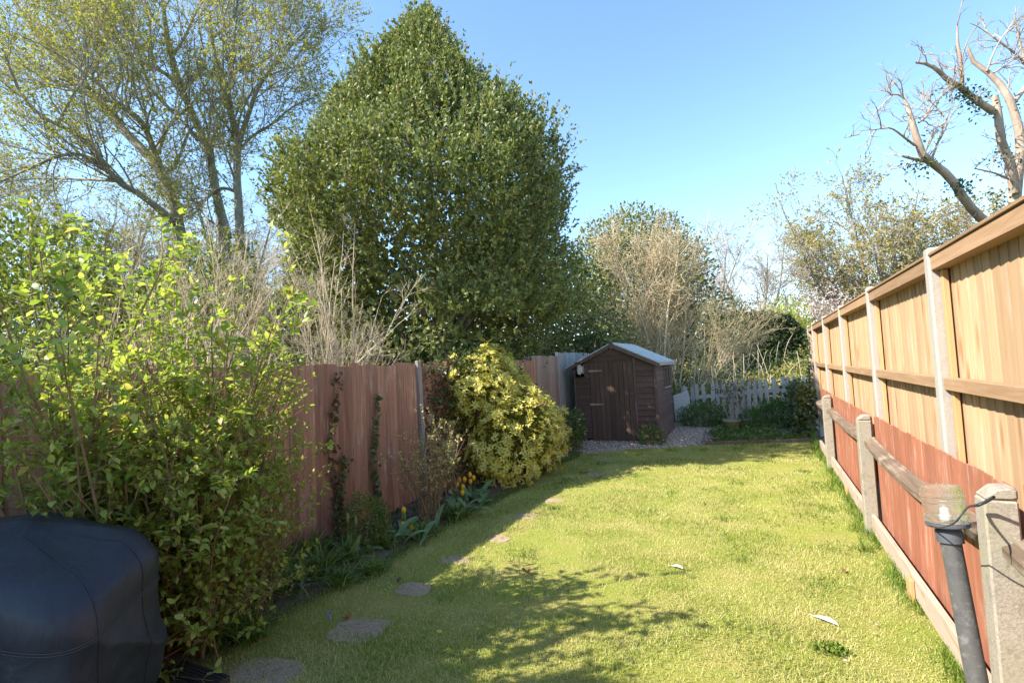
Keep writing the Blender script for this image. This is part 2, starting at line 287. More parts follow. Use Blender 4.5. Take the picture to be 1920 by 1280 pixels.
MAT['lens'] = _glass('clear_ribbed_plastic')
def _pane():
    m, nt, out = nmat('dusty_window_pane')
    finish(nt, out, ramp(nt, noise(nt, coords(nt), 4, 3), [(0.3, (0.10, 0.09, 0.045)), (0.7, (0.22, 0.20, 0.10))]), 0.12, None, 0.6); return m
MAT['pane'] = _pane()

# ------------------------------------------------------------------ object helpers
OFF = {}
def tag(o, label=None, cat=None, group=None, kind=None):
    if label: o['label'] = label
    if cat: o['category'] = cat
    if group: o['group'] = group
    if kind: o['kind'] = kind
    return o
def thing(name, label, cat, loc=(0, 0, 0), group=None):
    o = bpy.data.objects.new(name, None); col.objects.link(o)
    o.location = loc; o.empty_display_size = 0.1
    OFF[o.name] = np.array(loc, float)
    return tag(o, label, cat, group)
def mesh_np(name, V, tris=None, quads=None, smooth=False):
    me = bpy.data.meshes.new(name)
    V = np.asarray(V, np.float32).reshape(-1, 3)
    T = np.zeros((0, 3), np.int32) if tris is None else np.asarray(tris, np.int32).reshape(-1, 3)
    Q = np.zeros((0, 4), np.int32) if quads is None else np.asarray(quads, np.int32).reshape(-1, 4)
    me.vertices.add(len(V)); me.vertices.foreach_set('co', V.ravel())
    nl = T.size + Q.size
    me.loops.add(nl); me.loops.foreach_set('vertex_index', np.concatenate([T.ravel(), Q.ravel()]))
    me.polygons.add(len(T)+len(Q))
    me.polygons.foreach_set('loop_start', np.concatenate([np.arange(len(T))*3, len(T)*3+np.arange(len(Q))*4]).astype(np.int32))
    me.polygons.foreach_set('use_smooth', np.full(len(T)+len(Q), bool(smooth)))
    me.update(calc_edges=True)
    return me
class MB:
    """collects vertices, triangles and quads of one mesh (world coordinates)"""
    def __init__(s): s.v = []; s.t = []; s.q = []; s.n = 0
    def add(s, V, tris=None, quads=None):
        V = np.asarray(V, float).reshape(-1, 3)
        if tris is not None and len(tris): s.t.append(np.asarray(tris, np.int64).reshape(-1, 3)+s.n)
        if quads is not None and len(quads): s.q.append(np.asarray(quads, np.int64).reshape(-1, 4)+s.n)
        s.v.append(V); s.n += len(V); return s
    def box(s, x0, x1, y0, y1, z0, z1, fn=None):
        V = np.array([(x, y, z) for z in (z0, z1) for y in (y0, y1) for x in (x0, x1)], float)
        if fn is not None: V = np.array([fn(p) for p in V])
        return s.add(V, quads=[(0, 2, 3, 1), (4, 5, 7, 6), (0, 1, 5, 4), (2, 6, 7, 3), (0, 4, 6, 2), (1, 3, 7, 5)])
    def prism(s, poly, d):
        """poly: ordered 3-D points, extruded by vector d"""
        P = np.asarray(poly, float); n = len(P); V = np.concatenate([P, P+np.asarray(d, float)])
        q = [(i, (i+1) % n, n+(i+1) % n, n+i) for i in range(n)]
        c0, c1 = P.mean(0), (P+np.asarray(d, float)).mean(0)
        V = np.concatenate([V, [c0, c1]])
        t = [(2*n, (i+1) % n, i) for i in range(n)]+[(2*n+1, n+i, n+(i+1) % n) for i in range(n)]
        return s.add(V, t, q)
    def tubes(s, P, R, k=5, cap=False):
        V, Q = tubes(P, R, k); s.add(V, None, Q); return s
    def lathe(s, prof, c=(0, 0, 0), axis=(0, 0, 1), k=28):
        ax = np.asarray(axis, float); ax /= np.linalg.norm(ax)
        u = np.cross(ax, (0.3, 1, 0.2)); u /= np.linalg.norm(u); w = np.cross(ax, u)
        a = np.arange(k)*2*pi/k; n = len(prof); V = []
        for r, h in prof: V.append(np.asarray(c)+ax*h+r*(np.cos(a)[:, None]*u+np.sin(a)[:, None]*w))
        q = [(i*k+j, i*k+(j+1) % k, (i+1)*k+(j+1) % k, (i+1)*k+j) for i in range(n-1) for j in range(k)]
        return s.add(np.concatenate(V), None, q)
    def mesh(s, name, off=(0, 0, 0), smooth=False):
        V = np.concatenate(s.v)-np.asarray(off)
        T = np.concatenate(s.t) if s.t else None; Q = np.concatenate(s.q) if s.q else None
        return mesh_np(name, V, T, Q, smooth)
def bevel(me, w):
    bm = bmesh.new(); bm.from_mesh(me)
    bmesh.ops.recalc_face_normals(bm, faces=bm.faces)
    bmesh.ops.bevel(bm, geom=bm.edges[:], offset=w, segments=1, affect='EDGES')
    bm.to_mesh(me); bm.free(); return me
def ob(name, me, m, parent=None, loc=None, rot=None, label=None, kind=None):
    if len(me.materials) == 0: me.materials.append(MAT[m] if isinstance(m, str) else m)
    o = bpy.data.objects.new(name, me); col.objects.link(o)
    if parent is not None:
        o.parent = parent; OFF[o.name] = OFF[parent.name]
        if loc is not None: o.location = Vector(np.asarray(loc)-OFF[parent.name])
    else:
        OFF[o.name] = np.zeros(3) if loc is None else np.asarray(loc, float)
        if loc is not None: o.location = loc
    if rot is not None: o.rotation_euler = rot
    return tag(o, label, None, None, kind)
def part(name, mb, m, parent, smooth=False, bev=0, label=None, kind=None):
    me = mb.mesh(name, OFF[parent.name] if parent is not None else (0, 0, 0), smooth)
    if bev: bevel(me, bev)
    return ob(name, me, m, parent, None, None, label, kind)
def unit(v): return v/np.maximum(np.linalg.norm(v, axis=-1, keepdims=True), 1e-9)

# ------------------------------------------------------------------ branches
def tubes(P, R, k=4):
    P = np.asarray(P, float); R = np.asarray(R, float)
    if P.ndim == 2: P = P[None]; R = R[None]
    M, n, _ = P.shape
    T = unit(np.gradient(P, axis=1))
    ref = np.where(np.abs(T[:, :1, 2:3]) > 0.9, np.array([1.0, 0, 0]), np.array([0, 0, 1.0]))
    U = unit(np.cross(T, np.broadcast_to(ref, T.shape))); W = np.cross(T, U)
    a = np.arange(k)*2*pi/k
    V = P[:, :, None, :]+R[:, :, None, None]*(np.cos(a)[None, None, :, None]*U[:, :, None, :]+np.sin(a)[None, None, :, None]*W[:, :, None, :])
    idx = np.arange(M*n*k).reshape(M, n, k)
    nx = np.roll(idx, -1, axis=2)
    Q = np.stack([idx[:, :-1], nx[:, :-1], nx[:, 1:], idx[:, 1:]], -1).reshape(-1, 4)
    return V.reshape(-1, 3), Q
def smooth_line(pts, rad, n=14):
    P = np.asarray(pts, float); r = np.asarray(rad, float)
    for _ in range(2):
        A = np.empty((2*len(P)-2+2, 3)); B = np.empty(2*len(P)-2+2)
        A[0], A[-1] = P[0], P[-1]; B[0], B[-1] = r[0], r[-1]
        A[1:-1:2] = P[:-1]*0.75+P[1:]*0.25; A[2:-1:2] = P[:-1]*0.25+P[1:]*0.75
        B[1:-1:2] = r[:-1]*0.75+r[1:]*0.25; B[2:-1:2] = r[:-1]*0.25+r[1:]*0.75
        P, r = A, B
    s = np.concatenate([[0], np.cumsum(np.linalg.norm(np.diff(P, axis=0), axis=1))]); t = np.linspace(0, s[-1], n)
    return np.stack([np.interp(t, s, P[:, i]) for i in range(3)], 1), np.interp(t, s, r)
def grow(rng, P, R, K, tr=(0.25, 1.0), ang=(0.8, 0.25), ln=1.0, n=6, wob=0.18, up=0.05, rs=0.55, rmin=0.003, taper=0.35, bylen=True):
    """K side shoots from every polyline of P (M,n0,3)"""
    M, n0, _ = P.shape
    Pi = np.repeat(np.arange(M), K); N = len(Pi)
    t = rng.uniform(tr[0], tr[1], N)*(n0-1); i = np.minimum(t.astype(int), n0-2); f = (t-i)[:, None]
    pos = P[Pi, i]*(1-f)+P[Pi, i+1]*f
    r = R[Pi, i]*(1-f[:, 0])+R[Pi, i+1]*f[:, 0]
    T = unit(P[Pi, i+1]-P[Pi, i])
    q = rng.normal(size=(N, 3)); q = unit(q-(q*T).sum(1, keepdims=True)*T)
    a = rng.normal(ang[0], ang[1], N)[:, None]
    D = unit(np.cos(a)*T+np.sin(a)*q)
    L = ln*rng.uniform(0.55, 1.25, N)
    if bylen: L = L*(1.15-0.6*t/(n0-1))
    step = (L/(n-1))[:, None]
    out = np.empty((N, n, 3)); out[:, 0] = pos
    upv = np.array([0, 0, 1.0])
    for j in range(1, n):
        D = unit(D+wob*rng.normal(size=(N, 3))+up*upv)
        out[:, j] = out[:, j-1]+D*step
    r0 = np.maximum(np.minimum(rs*r, r*0.9), rmin)
    RR = r0[:, None]*np.linspace(1, taper, n)[None]
    return out, np.maximum(RR, rmin*0.6)
# ------------------------------------------------------------------ leaves
def leaf_arrays(P, D, N, L, W, shape='d'):
    P = np.asarray(P, float); D = unit(D); S = unit(np.cross(D, N)); Nn = np.cross(S, D)
    L = np.broadcast_to(np.asarray(L, float), (len(P),))[:, None]; W = np.broadcast_to(np.asarray(W, float), (len(P),))[:, None]
    m = len(P)
    if shape == 'd':
        V = np.stack([P, P+D*L*0.48+S*W*0.5+Nn*W*0.16, P+D*L, P+D*L*0.48-S*W*0.5+Nn*W*0.16], 1)
        b = np.arange(m)[:, None]*4
        T = np.concatenate([b+np.array([[0, 1, 2]]), b+np.array([[0, 2, 3]])])
        return V.reshape(-1, 3), T, None
    if shape == 'o':
        dr = Nn*L
        V = np.stack([P, P+D*L*.34+dr*.02, P+D*L*.70-dr*.03, P+D*L*.99-dr*.14,
                      P+D*L*.27+S*W*.46+Nn*W*.14, P+D*L*.64+S*W*.40+Nn*W*.10-dr*.03,
                      P+D*L*.27-S*W*.46+Nn*W*.14, P+D*L*.64-S*W*.40+Nn*W*.10-dr*.03], 1)
        b = np.arange(m)[:, None]*8
        T = np.concatenate([b+np.array([x]) for x in ((0, 4, 1), (0, 1, 6), (2, 5, 3), (2, 3, 7))])
        Q = np.concatenate([b+np.array([x]) for x in ((1, 4, 5, 2), (6, 1, 2, 7))])
        return V.reshape(-1, 3), T, Q
def unit_leaf(name):
    V, T, Q = leaf_arrays(np.zeros((1, 3)), np.array([[0, 1.0, 0]]), np.array([[0, 0, 1.0]]), 1.0, 1.0, 'o')
    V[:, 2] *= 0.6
    return mesh_np(name, V, T, Q, True)
def leaf_part_objects(parent, leafmesh, m, P, D, N, L, W):
    D = unit(D); S = unit(np.cross(D, N)); Nn = np.cross(S, D)
    if len(leafmesh.materials) == 0: leafmesh.materials.append(MAT[m])
    off = OFF[parent.name]
    for i in range(len(P)):
        o = bpy.data.objects.new('leaf', leafmesh); col.objects.link(o); o.parent = parent
        s, d, n, p = S[i]*W[i], D[i]*L[i], Nn[i]*L[i]*0.8, P[i]-off
        o.matrix_local = Matrix(((s[0], d[0], n[0], p[0]), (s[1], d[1], n[1], p[1]), (s[2], d[2], n[2], p[2]), (0, 0, 0, 1)))
def pick_near(P, n=300):
    """indices of the n leaves that show largest in the photograph (near and inside the view)"""
    d = P-EYEP; z = d@FW
    x = 960+FPX*(d@RT)/np.maximum(z, .05); y = 640-FPX*(d@UP)/np.maximum(z, .05)
    ok = (z > .3) & (x > 0) & (x < 1920) & (y > 0) & (y < 1280)
    return np.argsort(np.where(ok, np.linalg.norm(d, axis=1), 1e9))[:n]
def shoot_leaves(rng, P, R, per, L, W, tr=(0.2, 1.0), ang=(0.9, 0.3), nup=0.6, pairs=True, droop=0.1):
    """leaves along the polylines P; returns positions, directions, normals, lengths, widths"""
    M, n0, _ = P.shape
    Pi = np.repeat(np.arange(M), per); N = len(Pi)
    t = rng.uniform(tr[0], tr[1], N)*(n0-1)*0.999; i = np.minimum(t.astype(int), n0-2); f = (t-i)[:, None]
    pos = P[Pi, i]*(1-f)+P[Pi, i+1]*f
    T = unit(P[Pi, i+1]-P[Pi, i])
    q = rng.normal(size=(N, 3)); q = unit(q-(q*T).sum(1, keepdims=True)*T)
    a = np.abs(rng.normal(ang[0], ang[1], N))[:, None]
    D = np.cos(a)*T+np.sin(a)*q-np.array([0, 0, droop])
    if pairs:
        pos = np.concatenate([pos, pos]); D = np.concatenate([D, np.cos(a)*T-np.sin(a)*q-np.array([0, 0, droop])]); N *= 2
    D = unit(D)
    Nn = unit(rng.normal(size=(N, 3))*(1-nup)+np.array([0, 0, nup])+SUNV*0.25)
    k = rng.uniform(0.6, 1.25, N)
    return pos, D, Nn, L*k, W*k*rng.uniform(0.8, 1.15, N)
def hnoise(P, f, seed=0):
    r = np.random.default_rng(seed); s = 0
    for o in range(3):
        A = r.normal(size=(5, 3))*f*(1.9**o); ph = r.uniform(0, 6.28, 5)
        s = s+np.sin(P@A.T+ph).mean(1)*(0.6**o)
    return s
def dome(rng, c, rad, N, amp=0.2, freq=1.6, shell=(0.75, 1.0), zmin=-1.0, seed=1, power=1.0):
    """points in the outer shell of a lumpy ellipsoid, with outward normals"""
    d = unit(rng.normal(size=(int(N*2.2)+50, 3))); d = d[d[:, 2] > zmin][:N]
    lump = 1+amp*hnoise(d*freq*1.5, 1.0, seed)
    s = rng.uniform(shell[0]**2, shell[1]**2, len(d))**0.5
    P = d*np.asarray(rad)*(lump*s)[:, None]+np.asarray(c)
    return P, unit(d/np.asarray(rad))
def cloud(rng, P, O, L, W, out=0.6, up=0.3, nup=0.3, shape='d'):
    """one leaf at each point P facing outward O"""
    n = len(P)
    D = unit(O*out+rng.normal(size=(n, 3))*0.6+np.array([0, 0, up]))
    Nn = unit(O*0.5+rng.normal(size=(n, 3))*0.7+np.array([0, 0, nup]))
    k = rng.uniform(0.65, 1.25, n)
    return leaf_arrays(P, D, Nn, L*k, W*k, shape)
def blades(rng, P, H, Wd, lean=0.5, fold=0.0, nseg=3, azim=None):
    """curved grass or strap blades rooted at P"""
    n = len(P); H = np.broadcast_to(H, (n,)); Wd = np.broadcast_to(Wd, (n,))
    az = rng.uniform(0, 2*pi, n) if azim is None else azim
    A = np.stack([np.cos(az), np.sin(az), np.zeros(n)], 1)
    ln = np.abs(rng.normal(lean, lean*0.45, n))[:, None]
    tw = az+pi/2+rng.normal(0, 0.5, n); S = np.stack([np.cos(tw), np.sin(tw), np.zeros(n)], 1)
    rows = []
    for j in range(nseg):
        t = j/nseg
        c = P+A*(H[:, None]*ln*t*t)+np.array([0, 0, 1.0])*(H[:, None]*(t-0.45*ln*t*t))
        w = (Wd*(1-0.45*t*t))[:, None]*0.5
        rows += [c-S*w, c+S*w]
    rows.append(P+A*(H[:, None]*ln)+np.array([0, 0, 1.0])*(H[:, None]*(1-0.45*ln)))
    V = np.stack(rows, 1); k = 2*nseg+1; b = np.arange(n)[:, None]*k
    Q = [b+np.array([[2*j, 2*j+1, 2*j+3, 2*j+2]]) for j in range(nseg-1)]
    T = b+np.array([[2*nseg-2, 2*nseg-1, 2*nseg]])
    return V.reshape(-1, 3), T, (np.concatenate(Q) if Q else None)

# ================================================================== THE SETTING
rng = np.random.default_rng(11)
FAR_X = np.array([-3.4, -2.9, -2.2, -0.9, 0.9]); FAR_Y = np.array([8.9, 9.25, 9.8, 10.45, 11.15])
def lawn_left(y): return -3.1+0.05*np.sin(y*2.3)+0.03*np.sin(y*5.9+1)-0.10*np.clip((y-5)/4, 0, 1)+0.1*np.clip((2.4-y), 0, 1)
def lawn_far(x): return np.interp(x, FAR_X, FAR_Y)
def in_lawn(x, y): return (x > lawn_left(y)) & (x < 0.85) & (y < lawn_far(x)) & (y > 0.5)
def grid_sheet(name, X, Y, Z, m, kind='structure'):
    nu, nv = X.shape; V = np.stack([X, Y, Z], -1).reshape(-1, 3); i = np.arange(nu*nv).reshape(nu, nv)
    Q = np.stack([i[:-1, :-1], i[1:, :-1], i[1:, 1:], i[:-1, 1:]], -1).reshape(-1, 4)
    return ob(name, mesh_np(name, V, None, Q, True), m, kind=kind)
u, v = np.meshgrid(np.linspace(-1, 1, 60), np.linspace(-1, 1, 60), indexing='ij')
X = np.sign(u)*np.abs(u)**3*500; Y = np.sign(v)*np.abs(v)**3*500
grid_sheet('ground', X, Y, -0.03+0*X, 'ground')
u, v = np.meshgrid(np.linspace(0, 1, 40), np.linspace(0, 1, 90), indexing='ij')
yy = 0.4+v*10.8; xl = lawn_left(yy); xx = xl+(0.86-xl)*u; yy = 0.4+(lawn_far(xx)-0.4)*v
xl = lawn_left(yy); xx = xl+(0.86-xl)*u
grid_sheet('lawn', xx, yy, 0*xx, 'lawn')
u, v = np.meshgrid(np.linspace(0, 1, 24), np.linspace(0.3, 9.1, 150), indexing='ij')
xr = lawn_left(v)+0.03; xx = -4.0+(xr+4.0)*u
zz = 0.06*np.clip((xr-xx)/0.35, 0, 1)*(1+0.5*hnoise(np.stack([xx*6, v*6, 0*xx], -1).reshape(-1, 3), 1.0, 3).reshape(xx.shape))-0.008+0.006*hnoise(np.stack([xx*30, v*30, 0*xx], -1).reshape(-1, 3), 1.0, 4).reshape(xx.shape)
zz = np.where(xx > xr-0.06, -0.008, zz)
grid_sheet('soil_border', xx, v, zz, 'soil')
u, v = np.meshgrid(np.linspace(-3.95, -0.55, 20), np.linspace(9.12, 14.2, 20), indexing='ij')
grid_sheet('gravel_bed', u, v, -0.012+0*u, 'gravelbase')
u, v = np.meshgrid(np.linspace(-1.25, 1.3, 30), np.linspace(10.55, 14.4, 30), indexing='ij')
grid_sheet('planting_bed', u, v, -0.006+0.0*u, 'soil')
u, v = np.meshgrid(np.linspace(-6, 3, 4), np.linspace(-0.5, 0.39, 4), indexing='ij')
grid_sheet('patio', u, v, -0.004+0*u, 'patio')

# ------------------------------------------------------------------ stepping stones
STONES = [(500, 1262, 0.224, 0.143, 'largest stepping stone by the dark deck, nearest the camera'),
          (672, 1180, 0.194, 0.155, 'bare grey stepping stone with an orange dead leaf at its back edge'),
          (775, 1104, 0.138, 0.109, 'stepping stone with striped shade and a small brown leaf clump behind it'),
          (856, 1050, 0.129, 0.092, 'stepping stone level with the clump of three yellow tulips'),
          (935, 1010, 0.112, 0.084, 'small sunlit stepping stone level with the brown twiggy bush'),
          (987, 967, 0.129, 0.092, 'sunlit stepping stone in line with the left end of the golden bush'),
          (1040, 938, 0.120, 0.084, 'stepping stone beside the middle of the golden bush'),
          (1118, 888, 0.146, 0.101, 'stepping stone half sunk in grass past the golden bush'),
          (1135, 862, 0.146, 0.101, 'farthest stepping stone, in the shade before the shed')]
STONE_POS = []
for i, (px, py, a, b, lab) in enumerate(STONES):
    c = gnd(px, py); STONE_POS.append((c[0], c[1], a, b))
    n = 22; th = np.arange(n)*2*pi/n; rr = 1+0.20*hnoise(np.stack([np.cos(th)*2+i*9, np.sin(th)*2, 0*th], 1), 1.0, i)
    sq = (np.abs(np.cos(th))**4+np.abs(np.sin(th))**4)**-0.25
    poly = np.stack([a*rr*sq*0.98*np.cos(th), b*rr*sq*0.98*np.sin(th), 0*th-0.03], 1)
    mb = MB(); mb.prism(poly, (0, 0, 0.036))
    o = ob('stepping_stone', bevel(mb.mesh('stepping_stone'), 0.004), 'stone', loc=(c[0], c[1], 0), rot=(rng.normal(0, .006), rng.normal(0, .006), rng.uniform(-.3, .3)))
    tag(o, lab, 'stepping stone', 'stepping stones along the left edge of the lawn')
def off_stones(x, y, k=1.0):
    ok = np.ones(len(x), bool)
    for (sx, sy, a, b) in STONE_POS: ok &= ((x-sx)/(a*k))**2+((y-sy)/(b*k))**2 > 0.62+0.75*(hnoise(np.stack([x*11, y*11, 0*x], 1), 1.0, 8))+np.random.default_rng(2).normal(0, .16, len(x))
    return ok

# ------------------------------------------------------------------ grass
P = []
for (d0, d1, dens) in ((1.0, 3.2, 14500), (3.2, 4.6, 9500), (4.6, 6.6, 6300), (6.6, 9, 4000), (9, 12, 2700)):
    N = int(dens*4.2*11.0); q = np.stack([rng.uniform(-3.4, 0.88, N), rng.uniform(0.5, 11.3, N), np.zeros(N)], 1)
    d = np.hypot(q[:, 0], q[:, 1]); q = q[(d >= d0) & (d < d1)]
    P.append(q)
P = np.concatenate(P); edge = rng.normal(0, 0.035, len(P))
ok = in_lawn(P[:, 0]+edge, P[:, 1]+edge*0.5) & off_stones(P[:, 0], P[:, 1])
dv = P-EYEP; bear = np.arctan2(-P[:, 0], P[:, 1]); ok &= (bear < 1.30) & (bear > -0.42)
P = P[ok]
bare = hnoise(P*np.array([1.3, 1.3, 0]), 1.5, 21)
P = P[rng.uniform(0, 1, len(P)) > 0.8*np.clip((bare-0.22)*4, 0, 1)]
d = np.hypot(P[:, 0], P[:, 1]); pn = hnoise(P*np.array([2.0, 2.0, 0]), 1.7, 5)
H = (0.023+0.013*pn)*rng.uniform(0.55, 1.5, len(P)); H = np.clip(H, 0.012, 0.07)
Wd = np.clip(0.0016+0.00052*d, 0.002, 0.008)*rng.uniform(0.7, 1.3, len(P))
near = d < 3.6
V1, T1, Q1 = blades(rng, P[near], H[near], Wd[near], 0.75, nseg=2)
V2, T2, _ = blades(rng, P[~near], H[~near]*1.1, Wd[~near], 0.6, nseg=1)
gb = MB(); gb.add(V1, T1, Q1).add(V2, T2)
ob('grass', gb.mesh('grass'), 'grass', kind='stuff')
# taller grass left uncut along the foot of the fence and round the edges
N = 15000; q = np.stack([0.86-np.abs(rng.normal(0, 0.062, N)), rng.uniform(1.4, 11.0, N), np.zeros(N)], 1)
cl = hnoise(q*np.array([2, 2.2, 0]), 1.5, 33); q = q[rng.uniform(-0.5, 0.5, N) < cl+0.1]
e1 = np.stack([np.zeros(7000), rng.uniform(1.0, 9.2, 7000), np.zeros(7000)], 1); e1[:, 0] = lawn_left(e1[:, 1])+rng.normal(0, 0.05, 7000)
cc = np.stack([rng.uniform(-2.9, .8, 150), 1.6+9.0*rng.uniform(0, 1, 150)**1.3], 1)
e2 = np.concatenate([np.concatenate([c_+rng.normal(0, rng.uniform(.04, .14), (int(rng.integers(20, 90)), 2)), ], 0) for c_ in cc]); e2 = np.concatenate([e2, np.zeros((len(e2), 1))], 1); e2 = e2[in_lawn(e2[:, 0], e2[:, 1])]
q = np.concatenate([q, e1, e2]); q = q[off_stones(q[:, 0], q[:, 1])]
hh = np.where(q[:, 0] > .62, rng.uniform(0.04, 0.14, len(q)), rng.uniform(0.025, 0.06, len(q)))
lb = MB(); lb.add(*blades(rng, q, hh, np.clip(0.002+0.0006*q[:, 1], .0025, .007), 0.6, nseg=3))
ob('long_grass', lb.mesh('long_grass'), 'lushgrass', kind='stuff')

# ------------------------------------------------------------------ gravel
def pebbles(rng, P, S):
    n = len(P); base = np.array([(1, 0, 0), (0, 1, 0), (-1, 0, 0), (0, -1, 0), (0, 0, .7), (0, 0, -.5)], float)
    a = rng.uniform(0, 6.28, n); B = base[None]*rng.uniform(0.55, 1.2, (n, 6, 1))*S[:, None, None]
    X = B[..., 0]*np.cos(a)[:, None]-B[..., 1]*np.sin(a)[:, None]; Y = B[..., 0]*np.sin(a)[:, None]+B[..., 1]*np.cos(a)[:, None]
    V = np.stack([X, Y, B[..., 2]], -1)+P[:, None]
    f = np.array([(0, 1, 4), (1, 2, 4), (2, 3, 4), (3, 0, 4), (1, 0, 5), (2, 1, 5), (3, 2, 5), (0, 3, 5)])
    return V.reshape(-1, 3), (np.arange(n)[:, None, None]*6+f).reshape(-1, 3)
N = 17000; q = np.stack([rng.uniform(-3.9, -0.75, N), rng.uniform(9.0, 13.7, N), rng.uniform(-0.006, 0.012, N)], 1)
q = q[(q[:, 1] > lawn_far(q[:, 0])-rng.uniform(0, .16, N)) & ~((q[:, 0] < -1.95) & (q[:, 1] > 10.75)) & (q[:, 0] < -1.15+rng.normal(0, .16, N)+0.0*q[:, 1])]
ye = rng.uniform(1.6, 9.4, 3800); q2 = np.stack([lawn_left(ye)-0.06+rng.normal(0, 0.06, 3800), ye, rng.uniform(-0.003, 0.012, 3800)], 1)
V, T = pebbles(rng, q, rng.uniform(0.008, 0.021, len(q)))
pb = MB(); pb.add(V, T); ob('gravel', pb.mesh('gravel'), 'pebble', kind='stuff')
q3 = []
for (sx, sy, sa_, sb_) in STONE_POS:
    n = int(2600*sa_*sb_*4); g = rng.normal(0, .55, (n, 2)); q3.append(np.stack([sx+sa_*g[:, 0], sy+sb_*g[:, 1], np.full(n, .006)], 1))
q3 = np.concatenate(q3); q2 = np.concatenate([q2, q3]); V, T = pebbles(rng, q2, np.where(np.arange(len(q2)) < 3800, rng.uniform(.005, .016, len(q2)), rng.uniform(.002, .007, len(q2))))
pb = MB(); pb.add(V, T); ob('loose_grit', pb.mesh('loose_grit'), 'border_pebble', kind='stuff')

# ================================================================== FENCES
def feather(name, w, z0, z1, face, t0=0.004, t1=0.013, slope=0.0, b=0.0):
    """one feather-edged board: origin at its bottom corner, width along +y, showing its face towards `face` x"""
    s = face; mb = MB()
    mb.prism([(0, 0, z0), (s*t0, 0, z0), (s*t1, w, z0), (0, w, z0)], (0, 0, z1-z0))
    me = mb.mesh(name); return bevel(me, b) if b else me
# ---- left garden fence
lf = thing('board_fence', 'red brown close board fence with weathered upright boards behind the left border', 'fence', (-3.95, 0.4, 0), 'timber fences')
bm_ = [feather('board', 0.118, 0.04, 1.765, 1, t1=0.024) for _ in range(1)]
variants = [feather('board', 0.118, 0.04, z, 1, t1=0.024) for z in (1.75, 1.765, 1.775, 1.785)]
y = 0.4; k = 0
while y < 8.88:
    if not any(abs(y+0.05-p) < 0.05 for p in ()):
        ob('board', variants[int(rng.integers(0, 4))], 'left_board', lf, loc=(-3.93+rng.normal(0, .002), y, rng.normal(0, .006)), rot=(rng.normal(0, .004), 0, rng.normal(0, .01)))
    y += 0.102
for yp in (1.5, 3.38, 7.12, 8.93):
    part('post', MB().box(-4.06, -3.96, yp-.05, yp+.05, -.2, 1.74), 'old_post', lf)
mb = MB(); mb.box(-3.915, -3.865, 5.2, 5.27, -.1, 1.80, lambda p: (p[0], p[1]+0.06*(1-p[2]/1.8), p[2]))
part('post', mb, 'old_post', lf, bev=.006, label='leaning pale grey timber post at the end of the panel')
for z in (0.35, 1.0, 1.6): part('rail', MB().box(-3.99, -3.94, .4, 8.9, z-.04, z+.04), 'left_board', lf)
ff = thing('board_fence', 'taller weathered fence beside the shed, dull brown boards turning silver grey', 'fence', (-4.0, 9.0, 0), 'timber fences')
vb = [feather('board', 0.118, 0.04, z, 1, t1=0.024) for z in (1.86, 1.875)]
vg = [feather('board', 0.118, 0.04, z, 1, t1=0.024) for z in (1.93, 1.95)]
y = 9.0
while y < 12.6:
    g = y > 10.25
    ob('board', (vg if g else vb)[int(rng.integers(0, 2))], 'grey_board' if g else 'far_board', ff, loc=(-3.99 if not g else -4.02, y, rng.normal(0, .006)), rot=(0, 0, rng.normal(0, .01)), label='silver grey board next to the shed' if g else None)
    y += 0.104
part('post', MB().box(-4.12, -4.03, 8.95, 9.04, -.2, 1.86), 'old_post', ff)
part('post', MB().box(-4.13, -4.04, 10.75, 10.84, -.2, 1.9), 'old_post', ff)
part('rail', MB().box(-4.09, -4.03, 9, 12.6, 1.5, 1.58), 'far_board', ff); part('rail', MB().box(-4.09, -4.03, 9, 12.6, .4, .48), 'far_board', ff)

# ---- new tall fence on the right
nf = thing('panel_fence', 'tall new golden timber fence between slim concrete posts on the right', 'fence', (1.0, 3.9, 0), 'timber fences')
PY = [-1.965, -0.01, 1.945, 3.90, 5.855, 7.81, 9.765, 11.72, 12.75]
pm = MB(); pm.box(-.0, .1, -.045, .045, 0, 2.255); 
pm_me = bevel(pm.mesh('post'), .012)
for i, yp in enumerate(PY):
    ob('post', pm_me, 'concrete', nf, loc=(0.948, yp, 0.0))
brd = [feather('board', 0.125, 0.25, 2.12, -1, t0=0.011, t1=0.004) for _ in range(1)][0]
for i in range(len(PY)-1):
    a, b = PY[i]+.048, PY[i+1]-.048
    cap = MB(); cap.box(.958, 1.045, a, b, 2.112, 2.197)
    part('cap_rail', cap, 'new_cap', nf, bev=.004)
    part('capping', MB().box(.948, 1.06, a, b, 2.199, 2.218), 'new_cap', nf, bev=.003)
    part('mid_rail', MB().box(.968, 1.022, a+.002, b-.002, 1.395, 1.468), 'new_cap', nf, bev=.004)
    for yb in (a+.002, b-.047):
        part('batten', MB().box(.998, 1.028, yb, yb+.045, .25, 2.11), 'new_batten', nf, bev=.003)
    y = a
    while y < b-.06:
        ob('board', brd, 'new_board', nf, loc=(1.046, y, rng.normal(0, .002)), rot=(0, 0, rng.normal(0, .006)))
        y += 0.1045

